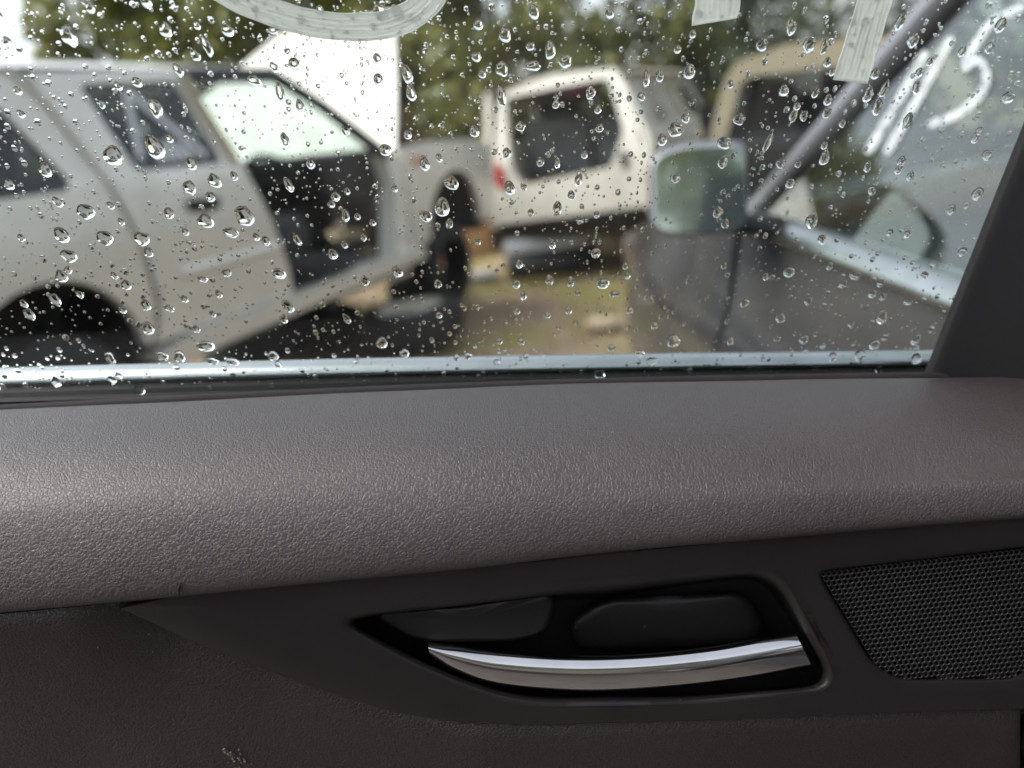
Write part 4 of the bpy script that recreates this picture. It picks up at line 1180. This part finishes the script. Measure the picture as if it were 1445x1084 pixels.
# ------------------------------------------------------------------ raindrops
GU = np.array([1.0, 0, 0]); GV = np.cross(GN, GU); GV = -GV if GV[2] < 0 else GV
def drop_mesh(seed, rings, segs, hgt, irr, tear=0.0):
    r = random.Random(seed)
    co_ = [(k, r.uniform(-1, 1) * irr / k ** .7, r.uniform(0, 6.28)) for k in (2, 3, 4, 5)]
    skew = (r.uniform(-.12, .12), -r.uniform(0.0, .22))
    def outl(t):
        q = 1 + sum(a * math.cos(k * t + ph) for k, a, ph in co_)
        y = math.sin(t)
        return q * (1 - tear * max(0, y) * .6) * math.cos(t), q * y * (1 + tear * max(0, y) * .8)
    mb = MB()
    vs, fs = [], []
    for i in range(rings):
        rho = 1 - i / rings
        rho_e = rho ** 0.75 if i else 1.0
        z = hgt * (1 - rho_e ** 2.2) ** 0.72 if i else 0.0
        for k in range(segs):
            x, y = outl(2 * pi * k / segs)
            f = 1 - rho_e
            vs.append((x * rho_e + skew[0] * f, y * rho_e + skew[1] * f, z))
    top = len(vs); vs.append((skew[0], skew[1], hgt))
    for i in range(rings - 1):
        for k in range(segs):
            fs.append((i * segs + k, i * segs + (k + 1) % segs, (i + 1) * segs + (k + 1) % segs, (i + 1) * segs + k))
    for k in range(segs): fs.append(((rings - 1) * segs + k, (rings - 1) * segs + (k + 1) % segs, top))
    fs.append(tuple(range(segs))[::-1])
    return vs, fs
VARS = [drop_mesh(100 + k, 6, 20, random.uniform(.42, .62), random.choice([.04, .07, .12, .17, .24]), random.choice([0, 0, 0, .15, .3])) for k in range(22)]
DMESH = []
for vs, fs in VARS:
    me = bpy.data.meshes.new('raindrop'); me.from_pydata(vs, [], fs); me.shade_smooth(); me.set_sharp_from_angle(angle=rad(75)); me.materials.append(M['water']); DMESH.append(me)
SMALL = [drop_mesh(300 + k, 3, 10, random.uniform(.45, .65), .06, 0) for k in range(8)]
HERO = [(161,220,13,13),(123,298,12,10),(221,152,9,13),(220,208,12,17),(291,311,11,11),(346,304,15,14),(202,336,11,10),(150,335,11,10),(89,331,10,11),(99,360,11,9),(66,239,9,9),(327,327,11,8),(396,130,6,13),(424,149,6,9),(360,114,11,7),(235,42,8,10),(99,50,10,14),(294,66,6,13),(323,43,9,8),(211,355,7,7),(298,277,7,8),(277,78,7,7),(253,99,6,9),(403,197,6,10),(408,260,6,12),(474,277,7,7),(488,304,6,10),(420,337,5,11),
(544,211,9,9),(599,230,8,11),(637,258,11,10),(624,292,11,15),(601,304,10,9),(708,97,9,11),(776,71,8,12),(753,17,7,10),(675,35,7,7),(575,105,8,12),(672,80,7,7),(534,112,7,9),(707,135,7,16),(752,93,11,7),(715,216,7,8),(734,178,8,7),(833,130,7,10),(952,183,12,10),(786,294,7,11),(719,265,8,11),(816,253,6,10),(762,228,6,7),(824,218,5,6),(911,111,5,11),(930,107,6,8),(786,230,4,8),(669,185,7,9),(634,315,6,8),(779,344,5,8),
(1286,57,8,9),(1115,38,7,11),(1161,67,5,9),(1166,88,6,6),(1042,168,9,8),(1021,201,11,9),(1019,228,7,10),(1118,163,6,9),(1082,201,5,14),(1236,150,7,12),(1279,171,7,11),(1246,125,6,11),(1291,123,5,9),(1149,131,5,7),(1165,159,6,8),(1419,138,9,7),(1391,218,8,7),(1377,273,8,9),(1355,73,5,7),(1268,31,6,11),(1144,311,9,11),(1409,36,7,9),(1222,235,6,7),(1270,227,6,7),
(291,487,13,9),(394,385,11,8),(230,501,9,7),(254,502,9,9),(43,442,7,9),(240,434,8,5),(401,449,6,8),(386,501,8,8),(490,449,5,9),(157,504,6,12),(301,508,9,6),(329,509,9,7),(310,414,6,6),(287,393,7,5),
(539,483,9,9),(571,497,7,8),(850,399,10,9),(867,414,8,7),(949,480,11,10),(618,400,6,7),(919,509,9,8),(902,497,8,5),(805,397,5,9),(738,416,5,8),(660,501,6,6),(812,454,4,6),(729,438,5,6),(772,444,5,6),(802,437,5,7),(1205,388,8,7),(1112,383,9,8),(1100,448,8,7),(1232,485,8,8),(1133,478,7,7),(1291,505,8,8),(1280,425,6,5),(1290,478,7,8),(1246,475,5,5)]
occ = {}
def free(x, y, r):
    for i in range(int((x - 40) // 40), int((x + 40) // 40) + 1):
        for j in range(int((y - 40) // 40), int((y + 40) // 40) + 1):
            for (a, b, c) in occ.get((i, j), ()):
                if math.hypot(a - x, b - y) < (c + r) * .93: return False
    return True
def take(x, y, r): occ.setdefault((int(x // 40), int(y // 40)), []).append((x, y, r))
drops = []
for x, y, w, h in HERO:
    drops.append((x, y, w * .90, h * .88)); take(x, y, max(w, h))
for x0, y0, x1, y1 in [(597, 325, 592, 470), (722, 430, 718, 525), (838, 320, 826, 400), (905, 230, 893, 330), (1076, 180, 1052, 290), (66, 250, 80, 330), (430, 60, 442, 170), (1240, 240, 1205, 330), (262, 330, 272, 420), (508, 60, 516, 150)]:
    n_ = int(math.hypot(x1 - x0, y1 - y0) / 11)
    for k in range(n_):
        t = (k + random.uniform(-.3, .3)) / n_
        r = random.uniform(1.1, 2.9)
        x, y = x0 + (x1 - x0) * t + random.gauss(0, 1.6), y0 + (y1 - y0) * t
        if free(x, y, r): drops.append((x, y, r * .85, r * 1.3)); take(x, y, r)
tries = 0
while len(drops) < 5000 and tries < 140000:
    tries += 1
    x, y = random.uniform(-60, 1500), random.uniform(-40, 548)
    if x > 1310 + (530 - y) * .4 + 20: continue
    r = min(8.5, math.exp(random.gauss(0.66, 0.62))) if random.random() < .62 else random.uniform(.8, 1.7)
    dens = 1.0 if x < 1050 else .75
    if mnoise.noise(Vector((x * .012, y * .012, 5))) * .6 + random.random() > dens + .15: continue
    if not free(x, y, r) and not (r > 2.2 and random.random() < .05): continue
    el = 1 + abs(random.gauss(0, .20)) if r > 2.2 else 1 + abs(random.gauss(0, .1))
    drops.append((x, y, r / math.sqrt(el), r * math.sqrt(el))); take(x, y, r)
drops.sort(key=lambda d: -d[2] * d[3])
PXM = 0.405 / FPX
def drop_matrix(x, y, a, b, k):
    C = on_glass(x, y, 0.00012)
    lean = -0.30 + 0.72 * max(0, min(1, x / 1445)) + random.gauss(0, .16)
    if b < a: lean = random.gauss(0.15, .3)
    d = np.linalg.norm(C - CAM) / 0.405
    ux = GU * math.cos(lean) - GV * math.sin(lean); uy = GU * math.sin(lean) + GV * math.cos(lean)
    s = PXM * d
    h = s * math.sqrt(a * b) * random.uniform(.85, 1.15)
    return Matrix(((ux[0] * a * s, uy[0] * b * s, GN[0] * h, C[0]), (ux[1] * a * s, uy[1] * b * s, GN[1] * h, C[1]), (ux[2] * a * s, uy[2] * b * s, GN[2] * h, C[2]), (0, 0, 0, 1)))
def region(x, y):
    if y > 488: return 'the bright moulding at the window bottom'
    if x > 1090 + (310 - y) * .86 and y < 320 + (x - 1090) * .36: return 'the front side glass ahead'
    if 905 < x < 1060 and 200 < y < 335: return 'the door mirror'
    if x > 930 and y > 300: return 'the charcoal front door panel'
    if x > 985 and y > 60: return 'the beige cab opening'
    if x > 690 and 90 < y < 325: return 'the white rear hatch'
    if x > 655 and y >= 325: return 'the brown dirt patch'
    if 410 < x < 565 and 45 < y < 185 and y < 45 + (x - 400) * 1.1: return 'the raised white bonnet'
    if y < 85: return 'the trees at the top'
    if x > 560 and y < 180: return 'the trees beside the bonnet'
    if x > 560 and y < 340: return 'the wagon front wing'
    if x > 330 and y < 370: return 'the black wagon door opening'
    if x > 330: return 'the dark scrap below the wagon sill'
    if x > 130 and y < 240: return 'the wagon rear door window'
    if x > 165: return 'the wagon rear door panel'
    if y > 400: return 'the wagon rear wheel arch'
    return 'the wagon rear quarter'
ORD = ['largest', 'second largest', 'third largest', 'fourth largest']
rcount = {}
mb = MB()
for k, (x, y, a, b) in enumerate(drops):
    mtx = drop_matrix(x, y, a, b, k)
    if k < 300:
        o = bpy.data.objects.new('raindrop', random.choice(DMESH))
        COL.objects.link(o)
        o.matrix_world = mtx
        q = region(x, y); c = rcount.get(q, 0); rcount[q] = c + 1
        tag(o, (ORD[c] + ' raindrop on the near window over ' + q) if c < 4 else 'smaller raindrop on the near window over ' + q, 'raindrop', 'raindrops on the window over ' + q)
    else:
        vs, fs = random.choice(SMALL)
        mb.add([tuple(mtx @ Vector(v)) for v in vs], fs)
me = bpy.data.meshes.new('fine_raindrops'); me.from_pydata(mb.v, [], mb.f)
o = finish('fine_raindrops', me, M['water'], None, True, 75)
tag(o, 'scatter of tiny raindrops between the larger ones on the near window', 'raindrops', kind='stuff')
